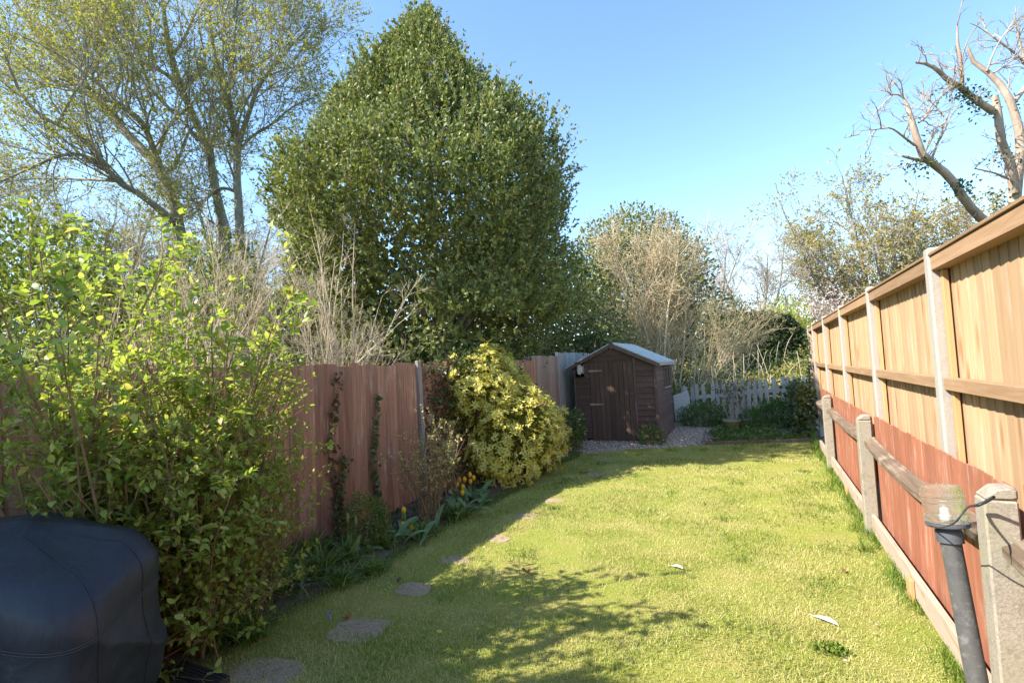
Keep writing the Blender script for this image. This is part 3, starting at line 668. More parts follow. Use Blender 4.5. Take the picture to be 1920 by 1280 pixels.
# ---- old low fence in front of it
of = thing('low_board_fence', 'low old red stained fence with sagging grey rails and concrete posts on the right', 'fence', (0.8, 2.62, 0), 'timber fences')
OPY = [-0.31, 2.66, 5.56, 8.47, 9.98]
for i, yp in enumerate(OPY[1:4]):
    h = (1.095, 1.075, 1.05)[i]
    w = .052
    mb = MB(); mb.box(.745, .85, yp-w, yp+w, -.1, h-.05)
    mb.prism([(.745, yp-w, h-.047), (.85, yp-w, h-.047), (.85, yp-w, h), (.79, yp-w, h-.004)], (0, 2*w, 0))
    me = mb.mesh('post', OFF[of.name]); bevel(me, .007)
    ob('post', me, 'old_concrete', of)
for i in range(4):
    a, b = OPY[i]+.055, OPY[i+1]-.055
    if i == 0: a = -.25
    # boards
    za = (1.11, 1.075, 1.06, 1.06)[i]; zb = (1.11, 1.065, 1.055, 1.07)[i]
    y = a
    n = max(1, int((b-a)/0.102))
    for j in range(n):
        t = (j+.5)/n; z1 = za*(1-t)+zb*t
        me = feather('board', 0.112, -0.02, 1.08, -1, t0=0.009, t1=0.005) if (i == 0 and j == 0) else me
        ob('board', me, 'red_board', of, loc=(0.876, a+(b-a)*j/n, z1-1.08+rng.normal(0, .0035)), rot=(rng.normal(0, .004), 0, rng.normal(0, .008)))
    # sagging triangular rail
    m = 14; tt = np.linspace(0, 1, m); yr = a-.06+(b-a+.12)*tt
    sag = (0.035, 0.055, 0.03, 0.01)[i]*4*tt*(1-tt)
    zr = (0.86, 0.845, 0.83, 0.83)[i]*(1-tt)+(0.86, 0.835, 0.83, 0.82)[i]*tt-sag
    xr_ = 0.822-0.02*4*tt*(1-tt)*(0.4 if i != 1 else 1)
    sec = np.array([(.042, .05), (-.036, .012), (-.036, -.022), (.042, -.045)])
    V = np.stack([np.stack([xr_+s[0]*1.0, yr, zr+s[1]], 1) for s in sec], 1)
    idx = np.arange(m*4).reshape(m, 4); nx = np.roll(idx, -1, 1)
    Q = np.stack([idx[:-1], nx[:-1], nx[1:], idx[1:]], -1).reshape(-1, 4)
    Q = np.concatenate([Q, [idx[0][::-1], idx[-1]]])
    part('rail', MB().add(V.reshape(-1, 3), None, Q), 'grey_rail', of)
    # gravel board
    part('gravel_board', MB().box(.792, .826, a, b, .045, .195, lambda p: (p[0], p[1], p[2]-.012*sin((p[1]-a)/(b-a)*pi))), 'pale_gravel_board', of, bev=.004)
for yk, zk in ((4.15, .16), (6.9, .12)):
    part('stake', MB().box(.765, .79, yk-.05, yk+.05, -.1, zk), 'new_batten', of, bev=.003)

# ---- picket fence
pf = thing('picket_fence', 'worn white picket fence at the far end with brambles pushing over it', 'fence', (-0.5, 14.0, 0), 'timber fences')
pxs = [1283, 1298, 1308, 1320.6, 1332, 1343, 1354, 1367, 1379, 1389, 1401, 1412.5, 1425, 1437, 1450, 1463, 1475, 1488, 1501.6]
def picket_mesh(w, h):
    mb = MB(); mb.prism([(-w, 0, 0), (w, 0, 0), (w, 0, h-.06), (w*.72, 0, h-.02), (0, 0, h), (-w*.72, 0, h-.02), (-w, 0, h-.06)], (0, .02, 0)); return mb.mesh('picket')
pk = picket_mesh(.044, 1.02)
for i, px in enumerate(pxs):
    top = at(px, np.interp(px, [1283, 1308, 1389, 1437, 1475, 1502], [725.5, 720, 712, 708, 704, 702.5]), 14.0)
    ob('picket', pk, 'picket', pf, loc=(top[0]+rng.normal(0, .006), 13.99+rng.normal(0, .004), top[2]-1.02+rng.normal(0, .012)), rot=(rng.normal(0, .01), rng.normal(0.01, .025), 0))
for (z0, z1) in ((.62, .85), (.17, .36)):
    mb = MB(); mb.prism([(-2.05, 14.02, z0-.045), (.95, 14.02, z1-.045), (.95, 14.02, z1+.045), (-2.05, 14.02, z0+.045)], (0, .04, 0)); part('rail', mb, 'picket', pf)
for xp in (-1.9, -.45, .9): part('post', MB().box(xp-.045, xp+.045, 14.065, 14.15, -.1, .95), 'picket', pf)

# ================================================================== SHED
sh = thing('garden_shed', 'small dark brown timber shed with a pale felt roof at the end of the lawn', 'shed', (-2.85, 10.7, 0))
XL, XR, Y0, Y1, XA, ZE, ZA = -3.72, -1.97, 10.7, 12.6, -2.83, 1.60, 2.045
def roof_z(x): return np.interp(x, [-3.88, XA, -1.85], [1.575, 2.07, 1.60])-0.035
def xl_at(z): return max(XL, np.interp(z, [1.54, 2.035], [-3.88, XA]))
def xr_at(z): return min(XR, np.interp(z, [1.565, 2.035], [-1.85, XA]))
rows = np.arange(0.06, 2.03, 0.118)
DX0, DX1, DZ = -3.36, -2.42, 1.70
for z in rows:
    z1 = min(z+.114, 2.03)
    def seg(xa0, xb0, xa1, xb1, nm='board'):
        if xb0-xa0 < .03: return
        dpt = .022
        V = [(xa0, Y0-.024, z), (xb0, Y0-.024, z), (xb1, Y0-.002, z1), (xa1, Y0-.002, z1), (xa0, Y0+.01, z), (xb0, Y0+.01, z), (xb1, Y0+.01, z1), (xa1, Y0+.01, z1)]
        part(nm, MB().add(V, None, [(0, 1, 2, 3), (5, 4, 7, 6), (0, 4, 5, 1), (3, 2, 6, 7), (1, 5, 6, 2), (4, 0, 3, 7)]), 'shed_board', sh)
    if z1 < DZ:
        seg(XL+.03, DX0-.01, XL+.03, DX0-.01); seg(DX1+.045, XR-.03, DX1+.045, XR-.03)
    else:
        seg(xl_at(z)+.02, xr_at(z)-.02, xl_at(z1)+.02, max(xr_at(z1)-.02, xl_at(z1)+.03))
# inner shell behind the boards
mb = MB(); mb.prism([(XL+.012, Y0+.012, .03), (XR-.012, Y0+.012, .03), (XR-.012, Y0+.012, 1.53), (XA, Y0+.012, 1.98), (XL+.012, Y0+.012, 1.53)], (0, Y1-Y0-.02, 0))
part('wall', mb, 'shed_side', sh)
# side boards with the window opening
WY0, WY1, WZ0, WZ1 = 11.62, 12.3, 1.07, 1.48
for z in np.arange(0.06, 1.55, 0.118):
    z1 = min(z+.116, 1.56)
    segs = [(Y0+.03, Y1)] if (z1 < WZ0 or z > WZ1) else [(Y0+.03, WY0-.03), (WY1+.03, Y1)]
    for (a, b) in segs:
        V = [(XR+.022, a, z), (XR+.022, b, z), (XR+.002, b, z1), (XR+.002, a, z1), (XR-.01, a, z), (XR-.01, b, z), (XR-.01, b, z1), (XR-.01, a, z1)]
        part('board', MB().add(V, None, [(0, 1, 2, 3), (5, 4, 7, 6), (0, 4, 5, 1), (3, 2, 6, 7), (1, 5, 6, 2), (4, 0, 3, 7)]), 'shed_side', sh)
wf = part('window', MB().box(XR-.012, XR+.034, WY0-.04, WY1+.04, WZ1+.001, WZ1+.04), 'shed_trim', sh)
for (a, b) in ((WY0-.03, WY0+.015), (WY1-.015, WY1+.03)): part('jamb', MB().box(XR-.012, XR+.03, a, b, WZ0, WZ1), 'shed_trim', wf)
part('mullion', MB().box(XR-.012, XR+.026, (WY0+WY1)/2-.02, (WY0+WY1)/2+.02, WZ0, WZ1), 'shed_trim', wf)
part('sill', MB().box(XR-.012, XR+.05, WY0-.05, WY1+.05, WZ0-.035, WZ0-.001), 'old_post', wf)
for (a, b) in ((WY0+.016, (WY0+WY1)/2-.021), ((WY0+WY1)/2+.021, WY1-.016)):
    part('pane', MB().box(XR-.004, XR+.004, a, b, WZ0, WZ1), 'pane', wf)
# corner trims
part('corner_trim', MB().box(XL-.012, XL+.03, Y0-.036, Y0+.03, .02, 1.56), 'shed_trim', sh, bev=.004)
part('corner_trim', MB().box(XR-.03, XR+.03, Y0-.036, Y0+.03, .02, 1.575), 'shed_trim', sh, bev=.004)
part('corner_trim', MB().box(XR-.02, XR+.024, Y1-.03, Y1+.02, .02, 1.575), 'shed_trim', sh, bev=.004)
# door
dm = MB(); dm.box(DX0, DX1, Y0-.012, Y0+.009, .05, DZ-.005)
door = part('door', dm, 'shed_plank', sh)
n = 9; w = (DX1-DX0)/n
for j in range(n):
    part('plank', MB().box(DX0+j*w+.003, DX0+(j+1)*w-.003, Y0-.036-rng.uniform(0, .006), Y0-.013, -.02+rng.uniform(0, .02), DZ-.012-.018*(j > 4)), 'shed_plank', door, bev=.003)
for zh in (1.50, 0.78):
    mb = MB(); mb.prism([(DX0-.02, Y0-.052, zh-.025), (DX0-.02, Y0-.052, zh+.025), (DX0+.28, Y0-.052, zh+.01), (DX0+.28, Y0-.052, zh-.01)], (0, .008, 0)); part('hinge', mb, 'old_post', door)
part('door_trim', MB().box(DX1+.004, DX1+.044, Y0-.034, Y0+.0, .04, DZ+.04), 'shed_trim', sh, bev=.003)
part('latch', MB().box(DX1-.09, DX1-.01, Y0-.053, Y0-.044, .98, 1.02), 'shed_trim', door)
# roof
YF, YB = Y0-.11, Y1+.10
for (xa, za, xb, zb) in ((-3.88, 1.575, XA, 2.07), (-1.85, 1.60, XA, 2.07)):
    mb = MB(); d = np.array([xb-xa, 0, zb-za]); d /= np.linalg.norm(d); nrm = np.array([-d[2], 0, d[0]]); nrm *= np.sign(nrm[2])
    A, B = np.array([xa, YF, za]), np.array([xb, YF, zb]); t = .022
    mb.prism([A, B, B+nrm*t, A+nrm*t], (0, YB-YF, 0))
    part('roof', mb, 'felt', sh)
    mb = MB(); A2, B2 = A-np.array([0, .018, 0])-nrm*.003, B-np.array([0, .018, 0])-nrm*.003
    mb.prism([A2, B2, B2-np.array([0, 0, .085]), A2-np.array([0, 0, .075])], (0, .016, 0))
    part('bargeboard', mb, 'shed_trim', sh)
for (xa, za, xb, zb) in ((-3.88, 1.575, XA, 2.07), (-1.85, 1.60, XA, 2.07)):       # laps of the felt and the folded edge
    d = np.array([xb-xa, 0, zb-za]); nrm = np.array([-d[2], 0, d[0]]); nrm /= np.linalg.norm(nrm); nrm *= np.sign(nrm[2])
    for t0 in (.05, .52):
        A = np.array([xa, YF+.01, za])+d*t0+nrm*.0225; mb = MB(); mb.prism([A, A+d*.40, A+d*.40+nrm*.004, A+nrm*.004], (0, YB-YF-.02, 0)); part('felt_strip', mb, 'felt', sh)
    A = np.array([xa, YF-.004, za]); mb = MB(); mb.prism([A+nrm*.026, A+d*.0-nrm*.05+(0, 0, 0), A-nrm*.05+np.array([np.sign(xa-XA)*.004, 0, 0]), A+nrm*.028+np.array([np.sign(xa-XA)*.004, 0, 0])], (0, YB-YF+.008, 0)); part('felt_edge', mb, 'felt', sh)
part('finial', MB().prism([(XA, YF-.032, 1.93), (XA+.045, YF-.032, 1.985), (XA+.045, YF-.032, 2.075), (XA, YF-.032, 2.10), (XA-.045, YF-.032, 2.075), (XA-.045, YF-.032, 1.985)], (0, .013, 0)), 'shed_trim', sh)
mb = MB(); n = 40; V = [(XR+.1+.03, YF+i*(YB-YF)/n, 1.575+.0) for i in range(n)]
# bulkhead lamp
LX, LZ = -3.56, 1.545
def rbox(x0, x1, z0, z1, y0, y1, r, k=5):
    pts = []
    for (cx, cz, a0) in ((x1-r, z1-r, 0), (x0+r, z1-r, pi/2), (x0+r, z0+r, pi), (x1-r, z0+r, 1.5*pi)):
        for j in range(k): a = a0+j/(k-1)*pi/2; pts.append((cx+r*cos(a), y0, cz+r*sin(a)))
    return MB().prism(pts, (0, y1-y0, 0))
lamp = part('lamp', rbox(LX-.075, LX+.075, LZ-.14, LZ+.14, Y0-.085, Y0-.017, .05), 'old_post', sh, bev=.008, label='milky bulkhead lamp under the left eave')
part('lamp_lens', rbox(LX-.058, LX+.058, LZ-.122, LZ+.122, Y0-.125, Y0-.087, .045), 'lampglass', lamp, bev=.012)

# ================================================================== SMALL THINGS
def atx(px, py, X):
    d = ray(px, py); return EYEP + d*(X/d[0])
# ---- covered barbecue
gc = np.array([-3.02, 1.03, 0.0]); LA = np.array([cos(radians(24)), sin(radians(24)), 0]); BA = np.array([-LA[1], LA[0], 0])
gt = thing('covered_barbecue', 'barbecue hidden under a dark navy cloth cover, standing on the patio corner', 'barbecue', tuple(gc))
def lid_z(s, t):
    return 1.085-0.26*np.maximum(0, s-.03)**1.15-.05*np.maximum(0, -s)-.34*np.maximum(0, -(t-.02-.30*s))-.25*np.maximum(0, t-.12)
nphi, nz, nw = 220, 70, 34
ph = np.linspace(0, 2*pi, nphi, endpoint=False)
e = 4.6; ca, sa = np.cos(ph), np.sin(ph); rr = (np.abs(ca)**e+np.abs(sa)**e)**(-1/e)
a_, b_ = .56, .31
rings = []
fold_seed = np.random.default_rng(4)
for i in range(nz):
    h = i/(nz-1); z_rim = lid_z(a_*rr*ca*.94, b_*rr*sa*.94)-.062
    z = .055+(z_rim-.055)*h
    drop = np.clip((z_rim-z)/.9, 0, 1)
    s = a_*rr*ca; t = b_*rr*sa
    w1 = 7.0*s+6.5*z+3.0*t+1.3*np.sin(4*z+4*s+t)
    f = 0.030*drop**0.7*(1-2*np.abs(np.sin(w1))**.6)+0.016*drop**.8*(1-2*np.abs(np.sin(.5*(17*s+13*z+9*t+2*np.sin(3*z))))**.7)+0.006*np.sin(33*t+8*z-12*s)*drop
    f = f+.010*hnoise(np.stack([s*6, t*6, z*5], 1), 1.2, 90)*np.clip(drop*4, .2, 1)
    f = f-0.020*np.exp(-((z-.42+.55*(s-.25))/.05)**2)*np.clip((s+.1)*3, 0, 1)*np.clip(drop*3, 0, 1)+.012*np.exp(-((z-.30+.55*(s-.25))/.06)**2)*np.clip((s+.1)*3, 0, 1)
    puff = 1+.030*(1-h)+.010*np.sin(pi*h)
    k = 1-.035*np.clip(1-(z_rim-z)/.09, 0, 1)**2
    R_ = puff*k
    rings.append(gc+np.outer(s*R_+f*ca, LA)+np.outer(t*R_+f*sa, BA)+np.outer(z, [0, 0, 1]))
for i in range(1, nw+1):
    w = 1-i/nw*0.999; s = a_*rr*ca*w*.965; t = b_*rr*sa*w*.965
    edge = .060*np.clip((w-.84)/.16, 0, 1)**2.0
    z = lid_z(s, t)-edge+(.007*np.sin(13*s+9*t)+.008*np.sin(7*s-21*t+2*np.sin(6*s)))*np.clip(w*1.4-.3, 0, 1)*np.clip((1-w)*8, 0, 1)
    rings.append(gc+np.outer(s, LA)+np.outer(t, BA)+np.outer(z, [0, 0, 1]))
V = np.concatenate(rings); n_r = len(rings); idx = np.arange(n_r*nphi).reshape(n_r, nphi); nx = np.roll(idx, -1, 1)
Q = np.stack([idx[:-1], nx[:-1], nx[1:], idx[1:]], -1).reshape(-1, 4)
part('cover', MB().add(V, None, Q), 'cover', gt, smooth=True)
RG = np.array(rings)
def seam_line(level):
    """a line of stitching that lies on the cloth"""
    k = int(level*nz); line = RG[k]; nrm = unit(line-gc-np.array([0, 0, 1])*(line[:, 2:3])); nrm[:, 2] = 0
    return line+nrm*.002
for k in (.80, .815):
    L_ = seam_line(k); L_ = np.concatenate([L_, L_[:1]]); part('seam', MB().tubes(L_, np.full(len(L_), .0022), 4), 'seam', gt, smooth=True)
jj = [int(np.argmin(np.abs(ph-a))) for a in (0.28, 2*pi-0.45, 2*pi-0.0)]
for j in jj[:2]:
    line = np.concatenate([RG[nz//3:nz, j], RG[nz:n_r-8, j]]); out = unit(line-(gc+np.array([0, 0, .6])))
    part('seam', MB().tubes(line+out*.0015, np.full(len(line), .003), 5), 'cover', gt, smooth=True)

# ---- dark deck in the corner
dk = thing('timber_deck', 'dark weathered low timber deck in the near left corner', 'deck', (-3.2, 1.4, 0))
for j in range(9):
    yk = 1.86-.125*(j+1)
    mb = MB(); mb.box(-3.14, -2.72, yk+.004, yk+.121, .018, .05)
    for g in range(5): mb.box(-3.139, -2.721, yk+.012+g*.022, yk+.022+g*.022, .0501, .054)
    part('plank', mb, 'deck', dk)
part('joist', MB().box(-3.1, -3.02, .72, 1.84, -.04, .016), 'deck', dk); part('joist', MB().box(-2.9, -2.82, .72, 1.84, -.04, .016), 'deck', dk)

# ---- post light tied to the concrete post
pl = thing('post_light', 'scuffed grey plastic pipe topped by a clear ribbed lens, tied to the concrete post', 'garden light', (.7, 2.62, 0))
top = np.array([.672, 2.775, .823]); ax = np.array([-.030, .062, .55]); ax /= np.linalg.norm(ax)
base = top-ax*(top[2]/ax[2])
Lp = np.linalg.norm(top-base)
part('pipe', MB().lathe([(.037, -.1), (.037, Lp-.002)], base, ax, 32), 'pipe', pl, smooth=True)
part('collar', MB().lathe([(.0375, -.001), (.047, 0), (.047, .045), (.041, .058), (.041, .062), (.074, .064), (.076, .068), (.076, .079), (.06, .081), (.0, .081)], top, ax, 40), 'collar', pl)
h0 = .082; prof = [(.0, h0), (.071, h0), (.078, h0+.004), (.078, h0+.011), (.071, h0+.013), (.071, h0+.018), (.078, h0+.020), (.078, h0+.028), (.072, h0+.031), (.075, h0+.078), (.070, h0+.080), (.079, h0+.084), (.079, h0+.094), (.071, h0+.096), (.071, h0+.104), (.077, h0+.107), (.077, h0+.117), (.071, h0+.119), (.070, h0+.146), (.064, h0+.152), (.0, h0+.153)]
part('lens', MB().lathe(prof, top, ax, 72), 'lens', pl)
inn = [(.0, h0+.136), (.058, h0+.135), (.064, h0+.13), (.066, h0+.1), (.068, h0+.04), (.068, h0+.004), (.0, h0+.003)]
part('lamp_holder', MB().lathe([(.0, h0+.004), (.02, h0+.004), (.02, h0+.03), (.014, h0+.034), (.014, h0+.06), (.0, h0+.066)], top, ax, 20), 'lampglass', pl, smooth=True)
pts = [atx(1741, 984, .60), atx(1762, 990, .598), atx(1790, 982, .600), atx(1806, 960, .612), atx(1816, 948, .655), atx(1830, 948, .715), atx(1848, 941, .738), atx(1864, 931, .75)]
P_, R_ = smooth_line(pts, [.0025, .0025, .003, .003, .004, .0065, .0065, .005], 26)
part('cable_tie', MB().tubes(P_, R_, 6), 'cable', pl, smooth=True)

# ---- leaning slab
sb = MB(); A = at(1267, 790, 13.45); B = at(1298, 778, 13.55); C_ = at(1290, 733, 13.85); D_ = at(1262, 742, 13.75)
A[2] = max(A[2], 0.02); sb.prism([A, B, C_, D_], (0.0, .045, 0.015))
o = ob('paving_slab', bevel(sb.mesh('paving_slab', A), .005), 'slab', loc=A)
tag(o, 'pale paving slab leaning upright between the shed and the picket fence', 'paving slab')
# ---- pot
pc = gnd(1373, 805); pt = thing('plant_pot', 'low olive glazed plant pot with a pale rim near the picket fence', 'plant pot', (pc[0], pc[1], 0))
part('bowl', MB().lathe([(.0, .0), (.135, .0), (.15, .02), (.185, .19), (.19, .205)], (pc[0], pc[1], 0), k=32), 'pot', pt, smooth=True)
part('rim', MB().lathe([(.178, .19), (.197, .19), (.203, .2), (.203, .222), (.197, .23), (.178, .23), (.17, .2), (.165, .195)], (pc[0], pc[1], 0), k=32), 'rim', pt)
part('compost', MB().lathe([(.176, .198), (.09, .205), (0, .208)], (pc[0], pc[1], 0), k=24), 'soil', pt)
# ---- timber edging at the end of the lawn
e0, e1 = gnd(1322, 834), gnd(1524, 828)
ed = thing('timber_edging', 'weathered timber edging board between the far lawn and the weedy bed', 'edging', (0, e0[1], 0))
for (ta, tb) in ((0, .49), (.495, 1)):
    p0, p1 = e0+(e1-e0)*ta, e0+(e1-e0)*tb
    mb = MB(); mb.prism([p0+(0, 0, -.05), p1+(0, 0, -.05), p1+(0, 0, .062), p0+(0, 0, .055)], (.0, .06, 0)); part('board', mb, 'grey_rail', ed, bev=.005)
# ---- leaning stick
s0, s1 = at(738, 968, 4.9), at(803, 925, 5.15)
P_, R_ = smooth_line([s0, s0*.6+s1*.4+(0, 0, .02), s0*.3+s1*.7, s1], [.02, .019, .017, .014], 12)
o = ob('fallen_branch', MB().tubes(P_, R_, 6).mesh('fallen_branch', s0, True), 'stick', loc=s0); tag(o, 'dark dead branch leaning low against the red brown fence', 'branch')

# ---- litter on the lawn
def feather_obj(c, ang, L, lab, w=.028):
    t = thing('feather', lab, 'feather', tuple(c)); n = 12; tt = np.linspace(0, 1, n); d = np.array([cos(ang), sin(ang), 0]); s = np.array([-d[1], d[0], 0])
    wid = w*np.sin(np.clip(tt*1.05, 0, 1)*pi)**.6; ct = c+np.outer(tt*L, d)+np.outer(.010+.008*np.sin(tt*pi), [0, 0, 1])+np.outer(.006*np.sin(tt*2.2), s)
    V = np.concatenate([ct+np.outer(wid, s)+(0, 0, .006), ct, ct-np.outer(wid*.7, s)+(0, 0, .004)]); i = np.arange(n-1)
    Q = np.concatenate([np.stack([i, i+1, n+i+1, n+i], 1), np.stack([n+i, n+i+1, 2*n+i+1, 2*n+i], 1)])
    part('vane', MB().add(V, None, Q), 'feather', t, smooth=True)
    part('quill', MB().tubes(np.concatenate([[ct[0]-d*.03], ct])+(0, 0, .002), np.linspace(.0022, .001, n+1), 4), 'quill', t)
feather_obj(gnd(1527, 1158), radians(-36), .145, 'white feather lying on the lawn near the low fence')
feather_obj(gnd(1259, 1063), radians(-22), .10, 'short pale feather in the middle of the lawn', .022)
def crumpled(c, S, m, lab, name='dead_leaf', seed=0):
    r = np.random.default_rng(seed); n = 7; g = np.linspace(-1, 1, n); U, V_ = np.meshgrid(g, g, indexing='ij')
    keep = 1.0; X = U*np.sqrt(1-V_**2/2)*S; Y = V_*np.sqrt(1-U**2/2)*S*.6; Z = S*(.35+.45*hnoise(np.stack([U, V_, 0*U], -1).reshape(-1, 3)*1.5, 1.6, seed).reshape(U.shape)+.35*U**2)
    a = r.uniform(0, 6.28); P = np.stack([X*cos(a)-Y*sin(a), X*sin(a)+Y*cos(a), np.maximum(Z, .003)], -1).reshape(-1, 3)
    idx = np.arange(n*n).reshape(n, n); Q = np.stack([idx[:-1, :-1], idx[1:, :-1], idx[1:, 1:], idx[:-1, 1:]], -1).reshape(-1, 4)
    o = ob(name, mesh_np(name, P, None, Q, True), m, loc=(c[0], c[1], .008)); tag(o, lab, 'leaf')
crumpled(gnd(990, 1077), .045, 'deadleaf', 'curled dark brown leaf on the shaded grass in mid lawn', seed=3)
crumpled(gnd(650, 1162), .035, 'orangeleaf', 'orange dead leaf at the back of the bare grey stepping stone', seed=5)
crumpled(gnd(748, 1091), .03, 'deadleaf', 'small brown leaf behind the stripe shaded stepping stone', seed=8)
crumpled(gnd(1585, 1075), .028, 'deadleaf', 'small brown leaf on sunny grass beside the low fence', seed=9)
for px, py, lab in ((1590, 1101, 'white petal on the grass above the feather'), (1641, 1176, 'upper of two white petals right of the feather'), (1637, 1193, 'lower of two white petals right of the feather'), (1582, 1244, 'small white petal on the grass below the feather')):
    c = gnd(px, py); V, T, Q = leaf_arrays(np.array([[0, 0, .018]]), np.array([[1.0, .4, .1]]), np.array([[.1, .2, 1.0]]), .024, .018, 'o')
    o = ob('petal', mesh_np('petal', V, T, Q, True), 'whitepetal', loc=(c[0], c[1], 0)); tag(o, lab, 'petal')

# ---- the neighbouring house, out of the frame behind the camera on the left; it shades the near corner
hs = thing('neighbour_house', 'brick house with a tiled roof standing behind the left fence', 'house', (-10, -4, 0))
part('wall', MB().box(-14, -6.15, -9, -1.65, -.05, 5.15), 'brick', hs)
mb = MB(); mb.prism([(-14.3, -10.2, 5.2), (-14.3, -1.34, 5.2), (-14.3, -5.8, 8.0)], (8.45, 0, 0)); part('roof', mb, 'rooftile', hs)
part('shadow_chimney', MB().box(-6.95, -6.3, -3.45, -2.65, 5.6, 7.2), 'brick', hs)  # unseen block added so that its shadow falls on the near lawn
for zz_ in (1.0, 3.4):
    w_ = part('window', MB().box(-10.6, -9.2, -1.652, -1.60, zz_, zz_+1.1), 'picket', hs); part('pane', MB().box(-10.5, -9.3, -1.598, -1.59, zz_+.1, zz_+1.0), 'pane', w_)
pole = [(-5.9, -1.3, 4.5), (-4.84, -.53, 4.1), (-4.34, .29, 4.1)]
P_, R_ = smooth_line(pole, [.055, .05, .035], 14); part('shadow_pole', MB().tubes(P_, R_, 8), 'cable', hs, smooth=True)  # unseen slanting pole, added to throw a thin streak of shade on the lawn

# ================================================================== PLANTS
def plant(name, lab, cat, base, group=None): return thing(name, lab, cat, (base[0], base[1], 0.0), group)
def leaves_part(nm, arrs, m, parent, kind='stuff', smooth=False):
    mb = MB()
    for a in arrs: mb.add(*a)
    return part(nm, mb, m, parent, smooth=smooth, kind=kind)
def tube_part(nm, sets, m, parent, kind=None):
    mb = MB()
    for (P, R, k) in sets: mb.tubes(P, R, k)
    return part(nm, mb, m, parent, smooth=True, kind=kind)
def trace(pts, D, R, n=14):
    """pts: (px, py, extra depth); D depth of the plant; R list of radii"""
    return smooth_line([dep(p[0], p[1], D+(p[2] if len(p) > 2 else 0)) for p in pts], R, n)

# ---- the big leafy shrub at the left, two plants
def leafy_shrub(name, lab, base, spread, K, ln, L, W, m, seed, per, twigs, tilt, ang0, upw):
    r = np.random.default_rng(seed); t = plant(name, lab, 'shrub', base)
    b = np.array([base[0], base[1], 0])+np.stack([r.normal(0, spread[0], K), r.normal(0, spread[1], K), np.zeros(K)], 1)
    b[:, 1] = np.maximum(b[:, 1], np.where(b[:, 0] > -3.3, 1.95, 1.52))
    D = unit(np.stack([r.normal(tilt[0], ang0, K), r.normal(tilt[1], ang0*1.3, K), np.full(K, 1.0)], 1)); n = 10
    D[:, 1] = np.clip(D[:, 1], -.30, .06); D[:, 0] = np.clip(D[:, 0], -.15, .20); P = np.empty((K, n, 3)); P[:, 0] = b; st = (ln*r.uniform(.30, 1.1, K)/(n-1))[:, None]
    for j in range(1, n):
        D = unit(D+.055*r.normal(size=(K, 3))+np.array([.012, 0, -upw*j/n])); P[:, j] = P[:, j-1]+D*st
    P[:, :, 0] = np.maximum(P[:, :, 0], -3.88+.02*r.uniform(0, 1, (K, 1)))*(P[:, :, 2] < 1.8)+P[:, :, 0]*(P[:, :, 2] >= 1.8)
    R = np.linspace(1, .35, n)[None]*r.uniform(.006, .013, K)[:, None]
    P1, R1 = grow(r, P, R, twigs, (.06, 1), (.75, .3), .55, 6, .16, .10, .6, .0022)
    P2, R2 = grow(r, P1, R1, 2, (.2, 1), (.8, .3), .25, 4, .15, .06, .7, .0016)
    tube_part('stem', [(P, R, 6)], 'stem_brown', t); tube_part('twigs', [(P1, R1, 4), (P2, R2, 3)], 'stem_brown', t, 'stuff')
    A = [shoot_leaves(r, P1, R1, per, L, W, (.15, 1), (.95, .3), .68), shoot_leaves(r, P2, R2, max(1, per//2), L*.85, W*.85, (.2, 1), (.9, .3), .68), shoot_leaves(r, P, R, 3, L*1.1, W*1.1, (.45, 1), (.9, .3), .55)]
    p, d, nn, l, w = [np.concatenate([a[i] for a in A]) for i in range(5)]
    ok = (p[:, 2] > .08) & ((p[:, 0] > -3.86) | (p[:, 2] > 1.75)); p, d, nn, l, w = p[ok], d[ok], nn[ok], l[ok], w[ok]
    ix = pick_near(p); ms = np.ones(len(p), bool); ms[ix] = False
    leaf_part_objects(t, unit_leaf('leaf'), m, p[ix], d[ix], nn[ix], l[ix], w[ix])
    fr = ms & (p[:, 0] > np.quantile(p[:, 0], .45)); bk = ms & ~fr      # the leaves at the back of the shrub are simpler
    leaves_part('foliage', [leaf_arrays(p[fr], d[fr], nn[fr], l[fr], w[fr], 'o'), leaf_arrays(p[bk], d[bk], nn[bk], l[bk], w[bk], 'd')], m, t, smooth=True)
    return t
leafy_shrub('leafy_shrub', 'tall lime green shrub with large pointed leaves behind the navy covered barbecue', (-3.33, 1.66), (.14, .36), 74, 2.3, .056, .030, 'shrub_big', 5, 6, 11, (.05, -.05), .16, .03)
leafy_shrub('leafy_shrub', 'arching yellow green shrub with small leaves and brown stems before the fence', (-3.36, 2.12), (.13, .26), 64, 1.88, .044, .024, 'shrub_small', 6, 6, 11, (.07, -.02), .13, .06)

# ---- golden bush
r = np.random.default_rng(21)
gb_ = plant('golden_shrub', 'dense golden yellow shrub with finger shaped leaves, left of the lawn before the shed', 'shrub', (-3.5, 7.0))
def rosettes(r, P, O, k, L, W, open_=.55):
    n = len(P); ax = unit(O*.8+r.normal(size=(n, 3))*.35+np.array([0, 0, .35])+SUNV*.2); u = unit(np.cross(ax, r.normal(size=(n, 3)))); w = np.cross(ax, u)
    p = []; d = []; nn = []
    for j in range(k):
        a = 2*pi*j/k+r.uniform(-.25, .25, n); rad = np.cos(a)[:, None]*u+np.sin(a)[:, None]*w; op = r.uniform(.15, .6, n)[:, None]*open_*2
        dd = unit(rad+ax*op); p.append(P+rad*.008); d.append(dd); nn.append(unit(ax-dd*(ax*dd).sum(1, keepdims=True)))
    m = n*k; return np.concatenate(p), np.concatenate(d), np.concatenate(nn), L*r.uniform(.6, 1.2, m), W*r.uniform(.7, 1.2, m)
parts_ = []
